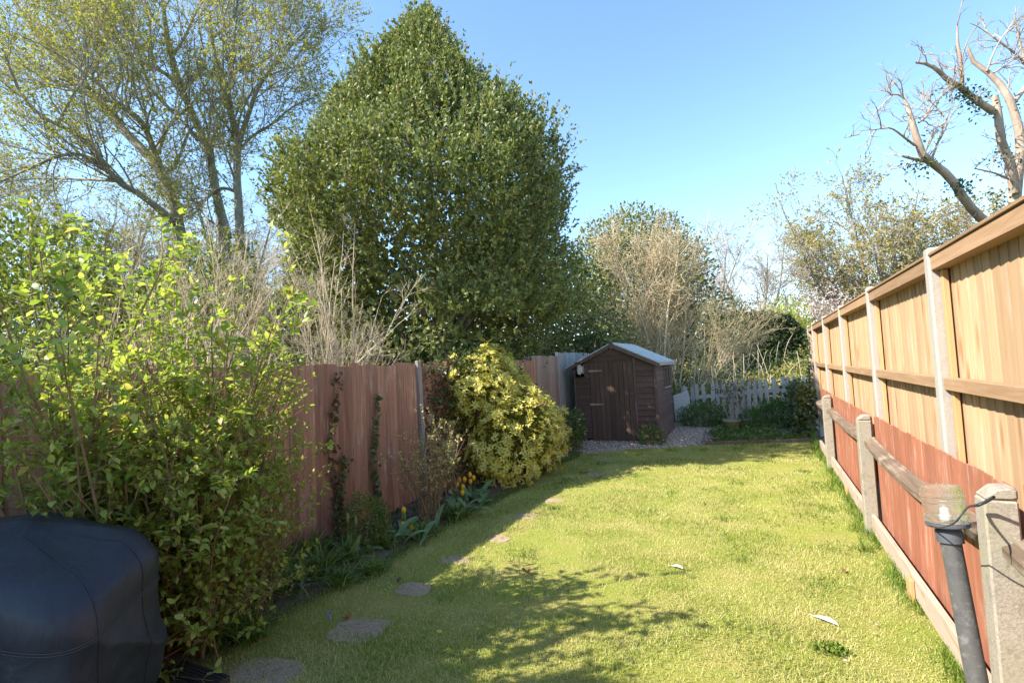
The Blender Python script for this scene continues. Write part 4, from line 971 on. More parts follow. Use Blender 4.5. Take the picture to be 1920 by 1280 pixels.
P0, O0 = dome(r, (-3.42, 7.05, .62), (.62, 1.12, .82), 1250, .3, 2.6, (.84, 1.03), -.8, 7); P1, O1 = dome(r, (-3.72, 6.75, 1.25), (.48, .95, .74), 850, .3, 2.6, (.85, 1.03), -.3, 9)
P2, O2 = dome(r, (-3.45, 7.75, .5), (.55, .62, .6), 560, .2, 2.0, (.85, 1.03), -.6, 12)
Pg = np.concatenate([P0, P1, P2]); Og = np.concatenate([O0, O1, O2]); ok = (Pg[:, 2] > .05) & (Pg[:, 0] > -3.95); Pg, Og = Pg[ok], Og[ok]
p, d, nn, l, w = rosettes(r, Pg, Og, 7, .070, .028)
ix = pick_near(p); ms = np.ones(len(p), bool); ms[ix] = False
leaf_part_objects(gb_, unit_leaf('leaf'), 'choisya', p[ix], d[ix], nn[ix], l[ix], w[ix])
fr = ms & (p[:, 0] > -3.75) & (p[:, 1] < 7.9); bk = ms & ~fr
leaves_part('foliage', [leaf_arrays(p[fr], d[fr], nn[fr], l[fr], w[fr], 'o'), leaf_arrays(p[bk], d[bk], nn[bk], l[bk], w[bk], 'd')], 'choisya', gb_, smooth=True)
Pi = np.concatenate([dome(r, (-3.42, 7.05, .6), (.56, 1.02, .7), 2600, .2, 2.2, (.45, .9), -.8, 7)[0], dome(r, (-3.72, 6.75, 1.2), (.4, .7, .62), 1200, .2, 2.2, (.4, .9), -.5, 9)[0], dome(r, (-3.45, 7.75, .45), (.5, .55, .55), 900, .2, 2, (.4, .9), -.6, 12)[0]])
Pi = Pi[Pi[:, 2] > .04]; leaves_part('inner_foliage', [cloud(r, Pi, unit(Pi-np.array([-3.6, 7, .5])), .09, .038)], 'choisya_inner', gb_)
b = np.array([-3.6, 7.0, 0])+np.stack([r.normal(0, .12, 14), r.normal(0, .3, 14), np.zeros(14)], 1); St = np.stack([b+(np.array([.1, 0, 1.0])+r.normal(0, .25, (14, 3))*np.array([1, 1, .2]))*h for h in np.linspace(0, 1.1, 6)], 1)
tube_part('stem', [(St, np.full((14, 6), .012), 5)], 'stem_brown', gb_)

# ---- ivy growing over the fence between the red panel and the golden bush, and the strips on the panel
def ivy(name, lab, P, O, L, W, m, base, twigs=None, group=None, cat='climber'):
    t = plant(name, lab, cat, base, group); leaves_part('foliage', [cloud(r, P, O, L, W, .7, -.2, .2)], m, t)
    if twigs is not None: tube_part('vine', twigs, 'stem_brown', t)
    return t
def strip(y0, z0, z1, w, N, seed, dens_top=.4):
    q = np.random.default_rng(seed); z = z0+(z1-z0)*q.uniform(0, 1, N)**1.35; yy_ = y0+.06*np.sin(z*4+seed)+q.normal(0, w, N)*(1.1-.6*(z-z0)/(z1-z0))
    return np.stack([-3.90+q.uniform(0, .045, N), yy_, z], 1)
def vine(y0, z1, seed): 
    z = np.linspace(0, z1, 12); return smooth_line(np.stack([np.full(12, -3.902), y0+.06*np.sin(z*4+seed), z], 1), np.linspace(.009, .004, 12), 20)
Xp = np.array([[1.0, 0, 0]])
for (y0, z0, z1, w, N, m, lab, sd) in ((3.80, .15, 1.70, .038, 300, 'ivybrown', 'withered brown ivy climbing the red brown fence panel', 1), (3.86, .1, .85, .045, 240, 'strand_ivy', 'short green ivy at the foot of the withered brown ivy', 4), (4.40, .1, 1.45, .028, 360, 'strand_ivy', 'narrow green ivy strand climbing the middle of the red brown fence panel', 2)):
    P = strip(y0, z0, z1, w, N, sd); vp, vr = vine(y0, z1, sd); ivy('ivy', lab, P, np.repeat(Xp, len(P), 0), .042, .036, m, (-3.9, y0), [(vp, vr, 4)], 'ivy strands on the fence')
N = 3600; P = np.stack([-3.97+r.normal(0, .12, N), r.uniform(5.35, 6.5, N), 1.95*r.uniform(0.05, 1, N)**.75], 1); P[:, 0] = np.maximum(P[:, 0]+.12*(P[:, 2] > 1.6), -4.15)
keep = hnoise(P*np.array([1, 3.2, 3.2]), 1.3, 41) > -.35; P = P[keep]; O = unit(np.stack([np.ones(len(P)), 0*P[:, 0], .3+0*P[:, 0]], 1))
ivy('ivy', 'thick dark ivy covering the fence behind the cream leaved twigs', P, O, .055, .045, 'ivy', (-3.95, 5.9))
N = 800; P = np.stack([-3.86+r.normal(0, .05, N), r.uniform(5.3, 6.1, N), r.uniform(.9, 1.85, N)], 1); keep = hnoise(P*4, 1.0, 43) > .1; P = P[keep]
ivy('ivy', 'brown leaved climber hanging beside the leaning fence post', P, np.repeat(Xp, len(P), 0), .045, .035, 'ivybrown', (-3.9, 5.6))

# ---- brown twiggy bush with pale leaves, and its cream leaved neighbour
def twig_bush(name, lab, base, K, ln, L, W, mleaf, mtwig, seed, per, ang0=.3, k1=5, cat='shrub', R0=.006, lp=.8, sub=2, group=None, tilt=(0, 0), lean=.5):
    q = np.random.default_rng(seed); t = plant(name, lab, cat, base, group); n = 8
    b = np.array([base[0], base[1], base[2] if len(base) > 2 else 0])+np.stack([q.normal(0, .06, K), q.normal(0, .06, K), np.zeros(K)], 1)*ln
    D = unit(np.stack([q.normal(tilt[0], ang0, K), q.normal(tilt[1], ang0, K), np.ones(K)], 1)); P = np.empty((K, n, 3)); P[:, 0] = b; st = (ln*q.uniform(.6, 1.1, K)/(n-1))[:, None]
    for j in range(1, n): D = unit(D+.07*q.normal(size=(K, 3))+np.array([0, 0, .03])); P[:, j] = P[:, j-1]+D*st
    R = np.linspace(1, .35, n)[None]*q.uniform(R0*.6, R0*1.2, K)[:, None]
    P1, R1 = grow(q, P, R, k1, (.25, 1), (lean, .2), ln*.34, 5, .14, .07, .6, R0*.28)
    P2, R2 = grow(q, P1, R1, sub, (.2, 1), (lean, .2), ln*.17, 4, .14, .05, .7, R0*.22)
    tube_part('stem', [(P, R, 5)], mtwig, t); tube_part('twigs', [(P1, R1, 3), (P2, R2, 3)], mtwig, t, 'stuff')
    if per:
        p, d, nn, l, w = shoot_leaves(q, np.concatenate([P2]), None, per, L, W, (.3, 1), (.7, .3), .5); leaves_part('foliage', [leaf_arrays(p, d, nn, l, w, 'd')], mleaf, t)
    return t
twig_bush('twiggy_shrub', 'slender brown twiggy shrub with sparse pale leaves in front of the leaning post', (-3.33, 4.57), 34, 1.02, .03, .016, 'variegated', 'stem_brown', 31, 2, .26, 5, R0=.006)
vs = plant('variegated_shrub', 'upright cream variegated sprays between the twiggy shrub and the golden bush', 'shrub', (-3.5, 5.25))
q = np.random.default_rng(33); n = 7; bs = np.stack([np.stack([-3.45+.1*sin(j*2.1), 5.15+.09*j-.3*0, .0]) for j in range(5)]); tops = np.array([at(808, 782, 5.15), at(835, 795, 5.3), at(850, 790, 5.4), at(842, 850, 5.3), at(826, 830, 5.25)])
P = bs[:, None]*(1-np.linspace(0, 1, n)[None, :, None])+tops[:, None]*np.linspace(0, 1, n)[None, :, None]; R = np.linspace(.007, .003, n)[None].repeat(5, 0)
P1, R1 = grow(q, P, R, 12, (.5, 1), (.5, .2), .16, 4, .12, .1, .6, .002); tube_part('stem', [(P, R, 5), (P1, R1, 3)], 'stem_brown', vs)
p, d, nn, l, w = shoot_leaves(q, P1, R1, 7, .045, .024, (.1, 1), (.8, .3), .4); leaves_part('foliage', [leaf_arrays(p, d, nn, l, w, 'd')], 'variegated', vs)

# ---- clipped little box bush, green bush by the shed, weeds
def bush(name, lab, c, rad, N, L, W, m, seed, cat='shrub', amp=.2, core=None, shell=(.55, 1.03), group=None, zmin=-.9, out=.6, up=.3):
    q = np.random.default_rng(seed); t = plant(name, lab, cat, c, group); P, O = dome(q, c, rad, N, amp, 2.0, shell, zmin, seed); ok = P[:, 2] > .01; P, O = P[ok], O[ok]
    leaves_part('foliage', [cloud(q, P, O, L, W, out, up)], m, t)
    k = 9; b = np.array([c[0], c[1], 0]); e_ = np.asarray(c)+unit(q.normal(size=(k, 3))+np.array([0, 0, .6]))*np.asarray(rad)*.75
    tt = np.linspace(0, 1, 5)[None, :, None]; St = b*(1-tt)+e_[:, None]*tt; tube_part('stem', [(St, np.full((k, 5), max(.004, .012*min(rad))), 4)], 'stem_brown', t)
    return t, q
bush('box_shrub', 'small dark green rounded box shrub at the foot of the red brown fence', (-3.42, 3.72, .24), (.20, .24, .30), 3400, .024, .014, 'box', 51)
t, q = bush('green_shrub', 'small green bush with a few white flowers between the golden bush and the shed', (-3.42, 9.35, .38), (.30, .5, .42), 1900, .06, .03, 'weeds', 52)
P, O = dome(q, (-3.42, 9.35, .38), (.33, .55, .45), 26, .2, 2, (1, 1.05), -.2, 52); leaves_part('flowers', [cloud(q, P, O, .03, .03, .9, .2)], 'whitepetal', t)
bush('weed_clump', 'green weeds at the front right corner of the shed', (-2.05, 10.35, .12), (.28, .2, .24), 500, .07, .03, 'weeds', 53, 'weed')
bush('weed_clump', 'green weeds along the picket fence between the slab and the pot', (-1.35, 13.3, .2), (.62, .42, .42), 2600, .07, .03, 'weeds', 54, 'weed')
bush('weed_clump', 'rounded green clump of weeds just right of the plant pot', (-.30, 12.8, .16), (.26, .26, .34), 900, .06, .03, 'weeds', 55, 'weed')
bush('weed_clump', 'leafy weeds under the right half of the picket fence', (.30, 13.5, .2), (.6, .35, .42), 2200, .08, .04, 'weeds', 56, 'weed')
for px_, py_, lab_ in ((1558, 1222, 'small clover patch on the sunny lawn below the feather'),):
    c_ = gnd(px_, py_); bush('lawn_weed', lab_, (c_[0], c_[1], .012), (.09, .06, .022), 260, .020, .016, 'lushgrass', int(px_), 'weed', zmin=-.1)
twig_bush('potted_shrub', 'thin dark twiggy shrub growing in the olive pot', (pc[0], pc[1], .2), 16, .95, .035, .022, 'ivy', 'twig_brown', 57, 3, .22, 5, R0=.006)
N = 9000; P = np.stack([r.uniform(-1.35, .86, N), r.uniform(10.62, 13.9, N), np.abs(r.normal(0, .05, N))], 1); gp = hnoise(P*np.array([1.2, 1.2, 0]), 1.5, 61)
P = P[(gp > -.28) & (P[:, 1] > lawn_far(P[:, 0])+.07) & (P[:, 0] > -1.15+.3*gp)]
gm = MB(); gm.add(*cloud(r, P, np.repeat(np.array([[0, 0, 1.0]]), len(P), 0), .055, .036, .4, .2, .8)); ob('ground_cover', gm.mesh('ground_cover'), 'weeds', kind='stuff')
N = 3400; yq = r.uniform(.8, 8.9, N); P = np.stack([r.uniform(-3.9, -3.28, N), yq, .03+np.abs(r.normal(0, .045, N))], 1); P = P[hnoise(P*np.array([2, 2, 0]), 1.5, 66) > -.15]
gm = MB(); gm.add(*cloud(r, P, np.repeat(np.array([[0, 0, 1.0]]), len(P), 0), .045, .028, .4, .2, .7)); ob('border_ground_cover', gm.mesh('border_ground_cover'), 'ivy', kind='stuff')

# ---- strap leaved clumps along the border
CL = [(395, 1215, .30, 'strap leaved clump right beside the dark deck planks'), (350, 1190, .34, 'tall strap leaved clump between the covered barbecue and the deck'), (445, 1165, .30, 'glossy strap leaved clump at the lawn edge in front of the brown shrub stems'),
      (500, 1125, .30, 'large strap leaved clump under the arching small leaved shrub'), (560, 1105, .24, 'strap leaved clump around the cluster of violet flowers'), (600, 1085, .30, 'strap leaved clump just right of the violet flower cluster'),
      (530, 1075, .30, 'shaded strap leaved clump behind the violet flowers'), (655, 1060, .26, 'strap leaved clump beneath the green tulip buds'), (720, 1030, .18, 'short strap leaved clump in front of the box shrub'),
      (640, 1095, .16, 'low strap leaved clump at the bare lawn edge below the tulip buds'), (470, 1200, .22, 'low strap leaved clump spilling on the grass near the deck'), (790, 1005, .16, 'small strap leaved clump by the foot of the twiggy shrub'),
      (585, 1045, .26, 'dark strap leaved clump close to the fence foot'), (420, 1120, .3, 'strap leaved clump among the brown stems of the leafy shrub'), (850, 975, .2, 'small strap leaved clump among the far tulips'), (700, 1075, .14, 'tiny strap leaved tuft on the lawn edge level with the box shrub')]
for i, (px, py, h, lab) in enumerate(CL):
    c = gnd(px, py); q = np.random.default_rng(100+i); n = 130
    t = plant('strap_leaf_clump', lab, 'plant', c, 'strap leaved clumps in the left border')
    P = np.stack([c[0]+q.normal(0, .045, n), c[1]+q.normal(0, .045, n), np.full(n, .01)], 1)
    leaves_part('leaves', [blades(q, P, h*q.uniform(.6, 1.25, n), .011, .85, nseg=5)], 'strap', t)
# ---- violet flowers
VF = ['leftmost violet flower of the border cluster', 'upper middle violet flower of the border cluster', 'lower middle violet flower of the border cluster', 'lowest violet flower of the border cluster', 'rightmost violet flower of the border cluster', 'single violet flower beside the green tulip buds', 'single violet flower out on the shaded lawn grass', 'violet flower between the border cluster and the tulip buds']
for i, (px, py) in enumerate(((553, 1089), (563, 1088), (566, 1096), (549, 1098), (575, 1091), (674, 1029), (617, 1150), (613, 1068))):
    Yf = gnd(px, py+22)[1]; c = at(px, py, Yf); t = plant('bluebell', VF[i], 'flower', c, 'violet flowers in the left border')
    q = np.random.default_rng(200+i); P = c+q.normal(0, .011, (9, 3)); D = q.normal(size=(9, 3))-np.array([0, 0, .3]); V = leaf_arrays(P, D, q.normal(size=(9, 3)), .02, .013, 'd')
    leaves_part('bloom', [V], 'violet', t, None); part('stem', MB().tubes(np.array([[c[0], c[1], 0], [c[0], c[1], c[2]*.6], c]), np.full(3, .002), 4), 'strap', t)

# ---- tulips and their broad leaves
def broad_leaf_mesh(L, W, arch, name='leaf', n=9):
    t_ = np.linspace(0, 1, n); wd = W*np.sin(np.clip(t_*.93+.07, 0, 1)*pi)**.7*.5; ang = arch[0]+(arch[1]-arch[0])*t_; stp = L/(n-1)
    x = np.concatenate([[0], np.cumsum(np.cos(ang[:-1])*stp)]); z = np.concatenate([[0], np.cumsum(np.sin(ang[:-1])*stp)])
    c = np.stack([x, 0*x, z], 1); nrm = np.stack([-np.sin(ang), 0*ang, np.cos(ang)], 1)
    V = np.concatenate([c+np.outer(wd, [0, 1, 0])+nrm*(wd*.35)[:, None], c, c-np.outer(wd, [0, 1, 0])+nrm*(wd*.35)[:, None]]); i = np.arange(n-1)
    Q = np.concatenate([np.stack([i, n+i, n+i+1, i+1], 1), np.stack([n+i, 2*n+i, 2*n+i+1, n+i+1], 1)]); return mesh_np(name, V, None, Q, True)
BL = [broad_leaf_mesh(.24, .055, (1.25, .2)), broad_leaf_mesh(.30, .065, (1.15, -.3)), broad_leaf_mesh(.26, .075, (.8, -.2)), broad_leaf_mesh(.28, .05, (1.5, 1.0))]
for me in BL: me.materials.append(MAT['tulipleaf'])
def place_leaves(t, c, n, q, sc=1.0, kinds=(0, 1, 2, 3), spread=.03):
    for j in range(n):
        o = bpy.data.objects.new('leaf', BL[kinds[int(q.integers(0, len(kinds)))]]); col.objects.link(o); o.parent = t
        o.location = Vector(np.array([c[0]+q.normal(0, spread), c[1]+q.normal(0, spread), .01])-OFF[t.name]); o.rotation_euler = (q.normal(0, .12), q.normal(0, .1), q.uniform(0, 6.28)); s = sc*q.uniform(.75, 1.15); o.scale = (s, s, s)
def tulip(px, py, Y, lab, bud=False, nl=3, group='tulips in the left border', sc=1.0):
    c = at(px, py, Y); q = np.random.default_rng(int(px*7+py)); base = np.array([c[0]+q.normal(0, .025), c[1]+q.normal(0, .025), 0])
    t = plant('tulip', lab, 'flower', base, group); H = .068*sc; Rr = (.027 if not bud else .013)*sc
    pet = MB(); b0 = c-np.array([0, 0, H*.5])
    for j in range(6):
        a = j*pi/3+.2; u_ = np.array([cos(a), sin(a), 0]); w_ = np.array([-u_[1], u_[0], 0]); k = 6; tt = np.linspace(0, 1, k)
        rad = Rr*np.sin(np.clip(tt*.80+.12, 0, 1)*pi)**.75*(1.0 if j % 2 else .93); ww = Rr*.72*np.sin(np.clip(tt*.95+.03, 0, 1)*pi)**.6+.001
        cc = b0+np.outer(rad, u_)+np.outer(tt*H, [0, 0, 1]); V = np.concatenate([cc+np.outer(ww, w_)-np.outer(ww*.45, u_), cc, cc-np.outer(ww, w_)-np.outer(ww*.45, u_)]); i = np.arange(k-1)
        pet.add(V, None, np.concatenate([np.stack([i, k+i, k+i+1, i+1], 1), np.stack([k+i, 2*k+i, 2*k+i+1, k+i+1], 1)]))
    part('bloom', pet, 'bud' if bud else 'tulip', t, smooth=True)
    sp, sr = smooth_line([base, base*.5+b0*.5+q.normal(0, .01, 3), b0+(0, 0, .004)], [.005, .0045, .004], 8); part('stem', MB().tubes(sp, sr, 5), 'strap', t, smooth=True)
    place_leaves(t, base, nl, q); return t
tulip(757, 955, 4.15, 'highest yellow tulip of the near group, by the leaning branch', sc=.95)
tulip(755, 983, 4.10, 'yellow tulip below the highest one, left of its pair', sc=.95)
tulip(772, 987, 4.12, 'yellow tulip nearest the lawn in the near group', nl=4, sc=.95)
tulip(759, 967, 4.18, 'small greenish tulip bud between the near yellow tulips', True, 1)
tulip(652, 970, 3.45, 'left green tulip bud in front of the box shrub', True, 5, sc=1.25); tulip(667, 976, 3.45, 'right green tulip bud in front of the box shrub', True, 4, sc=1.25)
FAR_T = [(811, 899, 5.0, 'yellow tulip standing alone among the brown twigs'), (861, 899, 5.5, 'yellow tulip at the top left of the far group'), (871, 898, 5.5, 'yellow tulip next right of the top left one in the far group'), (881, 889, 5.6, 'topmost yellow tulip under the golden bush'), (888, 895, 5.65, 'rightmost yellow tulip under the golden bush'), (882, 902, 5.55, 'yellow tulip just below the rightmost pair of the far group'), (857, 908, 5.4, 'lower left yellow tulip of the far group'), (867, 923, 5.3, 'lowest yellow tulip of the far group'), (868, 912, 5.35, 'opened pale yellow tulip above the lowest one')]
for (px, py, Y, lab) in FAR_T: tulip(px, py, Y, lab, nl=2, sc=1.0)
for i, (px, py, n, lab) in enumerate(((872, 968, 8, 'broad blue green tulip leaves in front of the far tulips'), (905, 945, 9, 'broad blue green leaves flopping onto the lawn edge by the golden bush'), (845, 980, 5, 'low broad leaves at the lawn edge below the twiggy shrub'), (770, 1020, 5, 'broad drooping leaves below the near yellow tulips'), (668, 1052, 6, 'broad leaves spreading below the green tulip buds'))):
    c = gnd(px, py); q = np.random.default_rng(300+i); t = plant('broad_leaved_clump', lab, 'plant', c, 'broad leaved clumps in the left border'); place_leaves(t, c, n, q, 1.15, (1, 2, 2, 0), .08)

# ================================================================== TREES AND SHRUBS BEYOND THE FENCES
# ---- the big holly
r = np.random.default_rng(71)
HC = dep(818, 640, 10.0); HC[2] = 0
hl = plant('holly_tree', 'huge dense dark holly tree with a pointed crown behind the left fence', 'tree', HC)
ZP = np.array([0.9, 1.6, 2.4, 3.2, 4.2, 5.2, 5.9, 6.6, 7.4, 8.2, 8.8, 9.4, 10.0, 10.6]); RP = np.array([2.2, 2.7, 3.1, 3.45, 3.75, 3.8, 3.65, 3.25, 2.7, 2.05, 1.5, 1.0, .5, .02])
ZP = 1.65+(ZP-1.65)*.82; RP = RP*.76
def holly_pts(N, lo, hi, seed):
    q = np.random.default_rng(seed); z = q.uniform(1.05, ZP[-1], N*3); a = q.uniform(0, 2*pi, N*3); Rz = np.interp(z, ZP, RP); k = q.uniform(0, 3.2, N*3) < Rz+.2; z, a, Rz = z[k][:N], a[k][:N], Rz[k][:N]
    d = np.stack([np.cos(a), np.sin(a), 0*a], 1); nz_ = hnoise(np.stack([np.cos(a)*2.2, np.sin(a)*2.2, z*.9], 1), 1.2, 77)
    nz_ = nz_+.6*hnoise(np.stack([np.cos(a)*4.5, np.sin(a)*4.5, z*2.0], 1), 1.2, 78); rr_ = Rz*(1+.13*nz_)+.12*nz_; s = q.uniform(lo**1.5, hi**1.5, len(z))**(1/1.5); sl = np.gradient(RP, ZP); nzv = np.clip(-np.interp(z, ZP, sl), -.5, 1.5)
    return HC+np.stack([d[:, 0]*rr_*s, d[:, 1]*rr_*s, z], 1), unit(np.stack([d[:, 0], d[:, 1], nzv], 1))
P, O = holly_pts(20000, .74, 1.02, 3); gp_ = hnoise(P*np.array([1, 1, .7]), 2.2, 79); k_ = r.uniform(-.75, .15, len(P)) < gp_; P, O = P[k_], O[k_]; ok = ((P[:, 0] < -4.2) | (P[:, 2] > 2.45)) & (P[:, 0] < -2.35); P, O = P[ok], O[ok]
n = len(P); D = unit(O*.45+np.array([0, 0, .75])+r.normal(size=(n, 3))*.28); SL = .85*r.uniform(.18, .42, n)*np.where(r.uniform(0, 1, n) < .16, 1.9, 1.0)*np.clip(1.25-P[:, 2]*.045, .6, 1); tt = np.linspace(0, 1, 4)
SH = P[:, None]+D[:, None]*SL[:, None, None]*tt[None, :, None]
p, d, nn, l, w = shoot_leaves(r, SH, None, 13, .073, .043, (0, 1), (.75, .3), .25, pairs=False, droop=0)
ha = leaf_arrays(p, d, nn, l, w, 'd')
leaves_part('crown', [ha], 'holly', hl)
P, O = holly_pts(15000, .4, .86, 5); ok = (P[:, 0] < -4.3) | (P[:, 2] > 2.6); P, O = P[ok], O[ok]
leaves_part('inner_crown', [cloud(r, P, O, .16, .11, .5, .3)], 'holly', hl)
tp, trd = smooth_line([HC, HC+(.05, .1, 2.6), HC+(-.05, 0, 5), HC+(0, 0, 8.2)], [.18, .14, .09, .02], 14)
B1, BR1 = grow(r, tp[None], trd[None], 46, (.12, .9), (1.0, .2), 2.1, 7, .09, .08, .45, .012)
tube_part('trunk', [(tp, trd, 9), (B1, BR1, 4)], 'grey_bark', hl)
tube_part('shoots', [(SH[::6][:, ::3], np.full((len(SH[::6]), 2), .005), 3)], 'stem_brown', hl, 'stuff')

# ---- generic bare/spring tree from traced limbs
def tree(name, lab, limbs, D, seed, bark, twig, K=(26, 7, 5), ln=(1.7, .85, .42), leaf=None, nleaf=2, L=.04, W=.026, up=(.13, .09, .05), rs1=.42, rmin=.0035, group=None, base=None, cat='tree', ang=.75, wob=.16, trunk_to_ground=True, tr0=.15, rk=.78):
    q = np.random.default_rng(seed)
    LP = []; LR = []
    for pts, rad in limbs:
        P, R = trace(pts, D, np.array(rad)*rk, 14); LP.append(P); LR.append(R)
    b = LP[0][0].copy(); b[2] = 0
    t = plant(name, lab, cat, b if base is None else base, group)
    LP, LR = np.array(LP), np.array(LR)
    sets = [(LP, LR, 7)]
    if trunk_to_ground: 
        g = smooth_line([(b[0], b[1], -.1), LP[0][0]*.5+b*.5, LP[0][0], LP[0][1]], [LR[0][0]*1.25, LR[0][0]*1.1, LR[0][0], LR[0][1]], 8); sets.append((g[0], g[1], 8))
    P1, R1 = grow(q, LP, LR, K[0], (tr0, 1), (ang, .25), ln[0], 8, wob, up[0], rs1, rmin*2.2)
    P2, R2 = grow(q, P1, R1, K[1], (.12, 1), (ang, .3), ln[1], 6, wob, up[1], .55, rmin*1.3)
    P3, R3 = grow(q, P2, R2, K[2], (.12, 1), (ang, .3), ln[2], 4, wob*.8, up[2], .6, rmin)
    tube_part('trunk', sets+[(P1, R1, 4)], bark, t)
    tube_part('twigs', [(P2, R2, 3), (P3, R3, 3)], twig, t, 'stuff')
    if leaf:
        A = shoot_leaves(q, P3, None, nleaf, L, W, (.25, 1), (.8, .3), .4, pairs=False); leaves_part('leaves', [leaf_arrays(*A, 'd')], leaf, t)
    return t, q, (P1, P2, P3)
z1 = lambda L: [(x/2.977, y/2.977)+((e[0],) if e else ()) for x, y, *e in L]
# grey tree whose thick trunk leans to the upper left
tree('spring_tree', 'grey tree with a thick trunk leaning to the upper left, leafing out', [
    (z1([(1010, 1330), (960, 1060), (850, 880, .1), (690, 740, .2), (560, 560, .3), (380, 400, .5), (200, 190, .6), (80, 10, .7), (10, -90, .8)]), [.165, .155, .14, .125, .115, .10, .085, .06, .05]),
    (z1([(905, 960, 0), (840, 790, -.3), (800, 680, -.5), (720, 620, -.7), (600, 560, -.9), (480, 480, -1.2), (330, 440, -1.4)]), [.10, .085, .075, .065, .055, .04, .03]),
    (z1([(995, 1260, 0), (880, 1160, -.5), (780, 1080, -.8), (650, 1020, -1), (560, 890, -1.2), (490, 780, -1.4), (420, 730, -1.5), (320, 710, -1.7), (220, 640, -1.8), (130, 560, -2), (70, 420, -2.2), (10, 270, -2.3)]), [.11, .10, .085, .08, .07, .06, .055, .05, .045, .04, .03, .025]),
    (z1([(600, 960, -1), (490, 860, -1.3), (340, 860, -1.6), (190, 930, -1.8), (60, 990, -2), (-60, 1040, -2)]), [.05, .045, .04, .032, .025, .02]),
    (z1([(640, 1010, -1), (450, 1000, -.8), (180, 995, -.6), (20, 1020, -.6)]), [.04, .03, .022, .018]),
    (z1([(430, 470, .4), (250, 480, .6), (130, 510, .8), (0, 530, 1)]), [.05, .04, .03, .02]),
    (z1([(320, 700, -1.7), (400, 540, -1.7), (500, 400, -1.6), (480, 250, -1.5), (455, 60, -1.5)]), [.04, .035, .03, .025, .015]),
    (z1([(560, 560, .3), (545, 380, .3), (540, 200, .4), (545, 20, .5)]), [.05, .04, .035, .02]),
    ], 12.0, 81, 'grey_bark', 'twig_brown', K=(16, 7, 6), ln=(2.3, 1.15, .55), leaf='spring', nleaf=7, L=.052, W=.038)
tree('spring_tree', 'grey tree with a tall slender trunk leaning left between two other grey trees', [
    (z1([(1270, 1330), (1200, 1060), (1190, 960), (1150, 800, .2), (1090, 680, .3), (1040, 560, .4), (1000, 470, .5), (960, 320, .6), (930, 200, .7), (910, 20, .8), (900, -100, .9)]), [.14, .13, .125, .115, .11, .105, .10, .09, .08, .06, .05]),
    (z1([(1000, 470, .4), (880, 380, .2), (780, 350, 0), (690, 290, -.2), (640, 200, -.3), (560, 60, -.5)]), [.07, .06, .05, .045, .04, .025]),
    (z1([(960, 620, .3), (820, 480, 0), (770, 250, -.2), (680, 120, -.3), (600, 40, -.3)]), [.05, .04, .035, .03, .02]),
    (z1([(1040, 640, -.2), (1050, 740, -.4), (1130, 800, -.3)]), [.04, .035, .03]),
    (z1([(960, 320, .5), (1040, 200, .3), (1080, 90, .2), (1170, -40, .2)]), [.05, .04, .03, .02]),
    ], 12.4, 82, 'grey_bark', 'twig_brown', K=(17, 7, 6), ln=(2.3, 1.15, .55), leaf='spring', nleaf=7, L=.052, W=.038)
tree('spring_tree', 'multi stemmed grey tree reaching up and right beside the holly crown', [
    (z1([(1340, 1330), (1330, 1080), (1320, 1000), (1330, 800, .2), (1310, 700, .3), (1260, 540, .4), (1230, 420, .5), (1200, 300, .5), (1180, 200, .6), (1170, 60, .6)]), [.13, .12, .115, .105, .10, .09, .08, .07, .05, .035]),
    (z1([(1330, 830, .15), (1350, 740, 0), (1400, 600, -.2), (1440, 480, -.3), (1560, 330, -.4), (1640, 240, -.5), (1740, 130, -.6)]), [.08, .075, .065, .055, .045, .035, .02]),
    (z1([(1230, 440, .4), (1310, 390, .2), (1400, 380, 0), (1500, 330, -.2), (1580, 230, -.3)]), [.06, .055, .05, .035, .02]),
    (z1([(1190, 210, .5), (1250, 170, .4), (1310, 100, .3), (1330, -20, .3)]), [.045, .045, .035, .02]),
    (z1([(1332, 850, .15), (1400, 760, .1), (1530, 690, .2), (1620, 600, .4), (1740, 550, .6)]), [.045, .04, .035, .03, .02]),
    (z1([(1340, 1080, .2), (1240, 1040, .1), (1170, 1090, 0), (1100, 1160, -.2)]), [.06, .05, .05, .05]),
    ], 12.2, 83, 'grey_bark', 'twig_brown', K=(16, 7, 6), ln=(2.3, 1.15, .55), leaf='spring', nleaf=7, L=.052, W=.038)
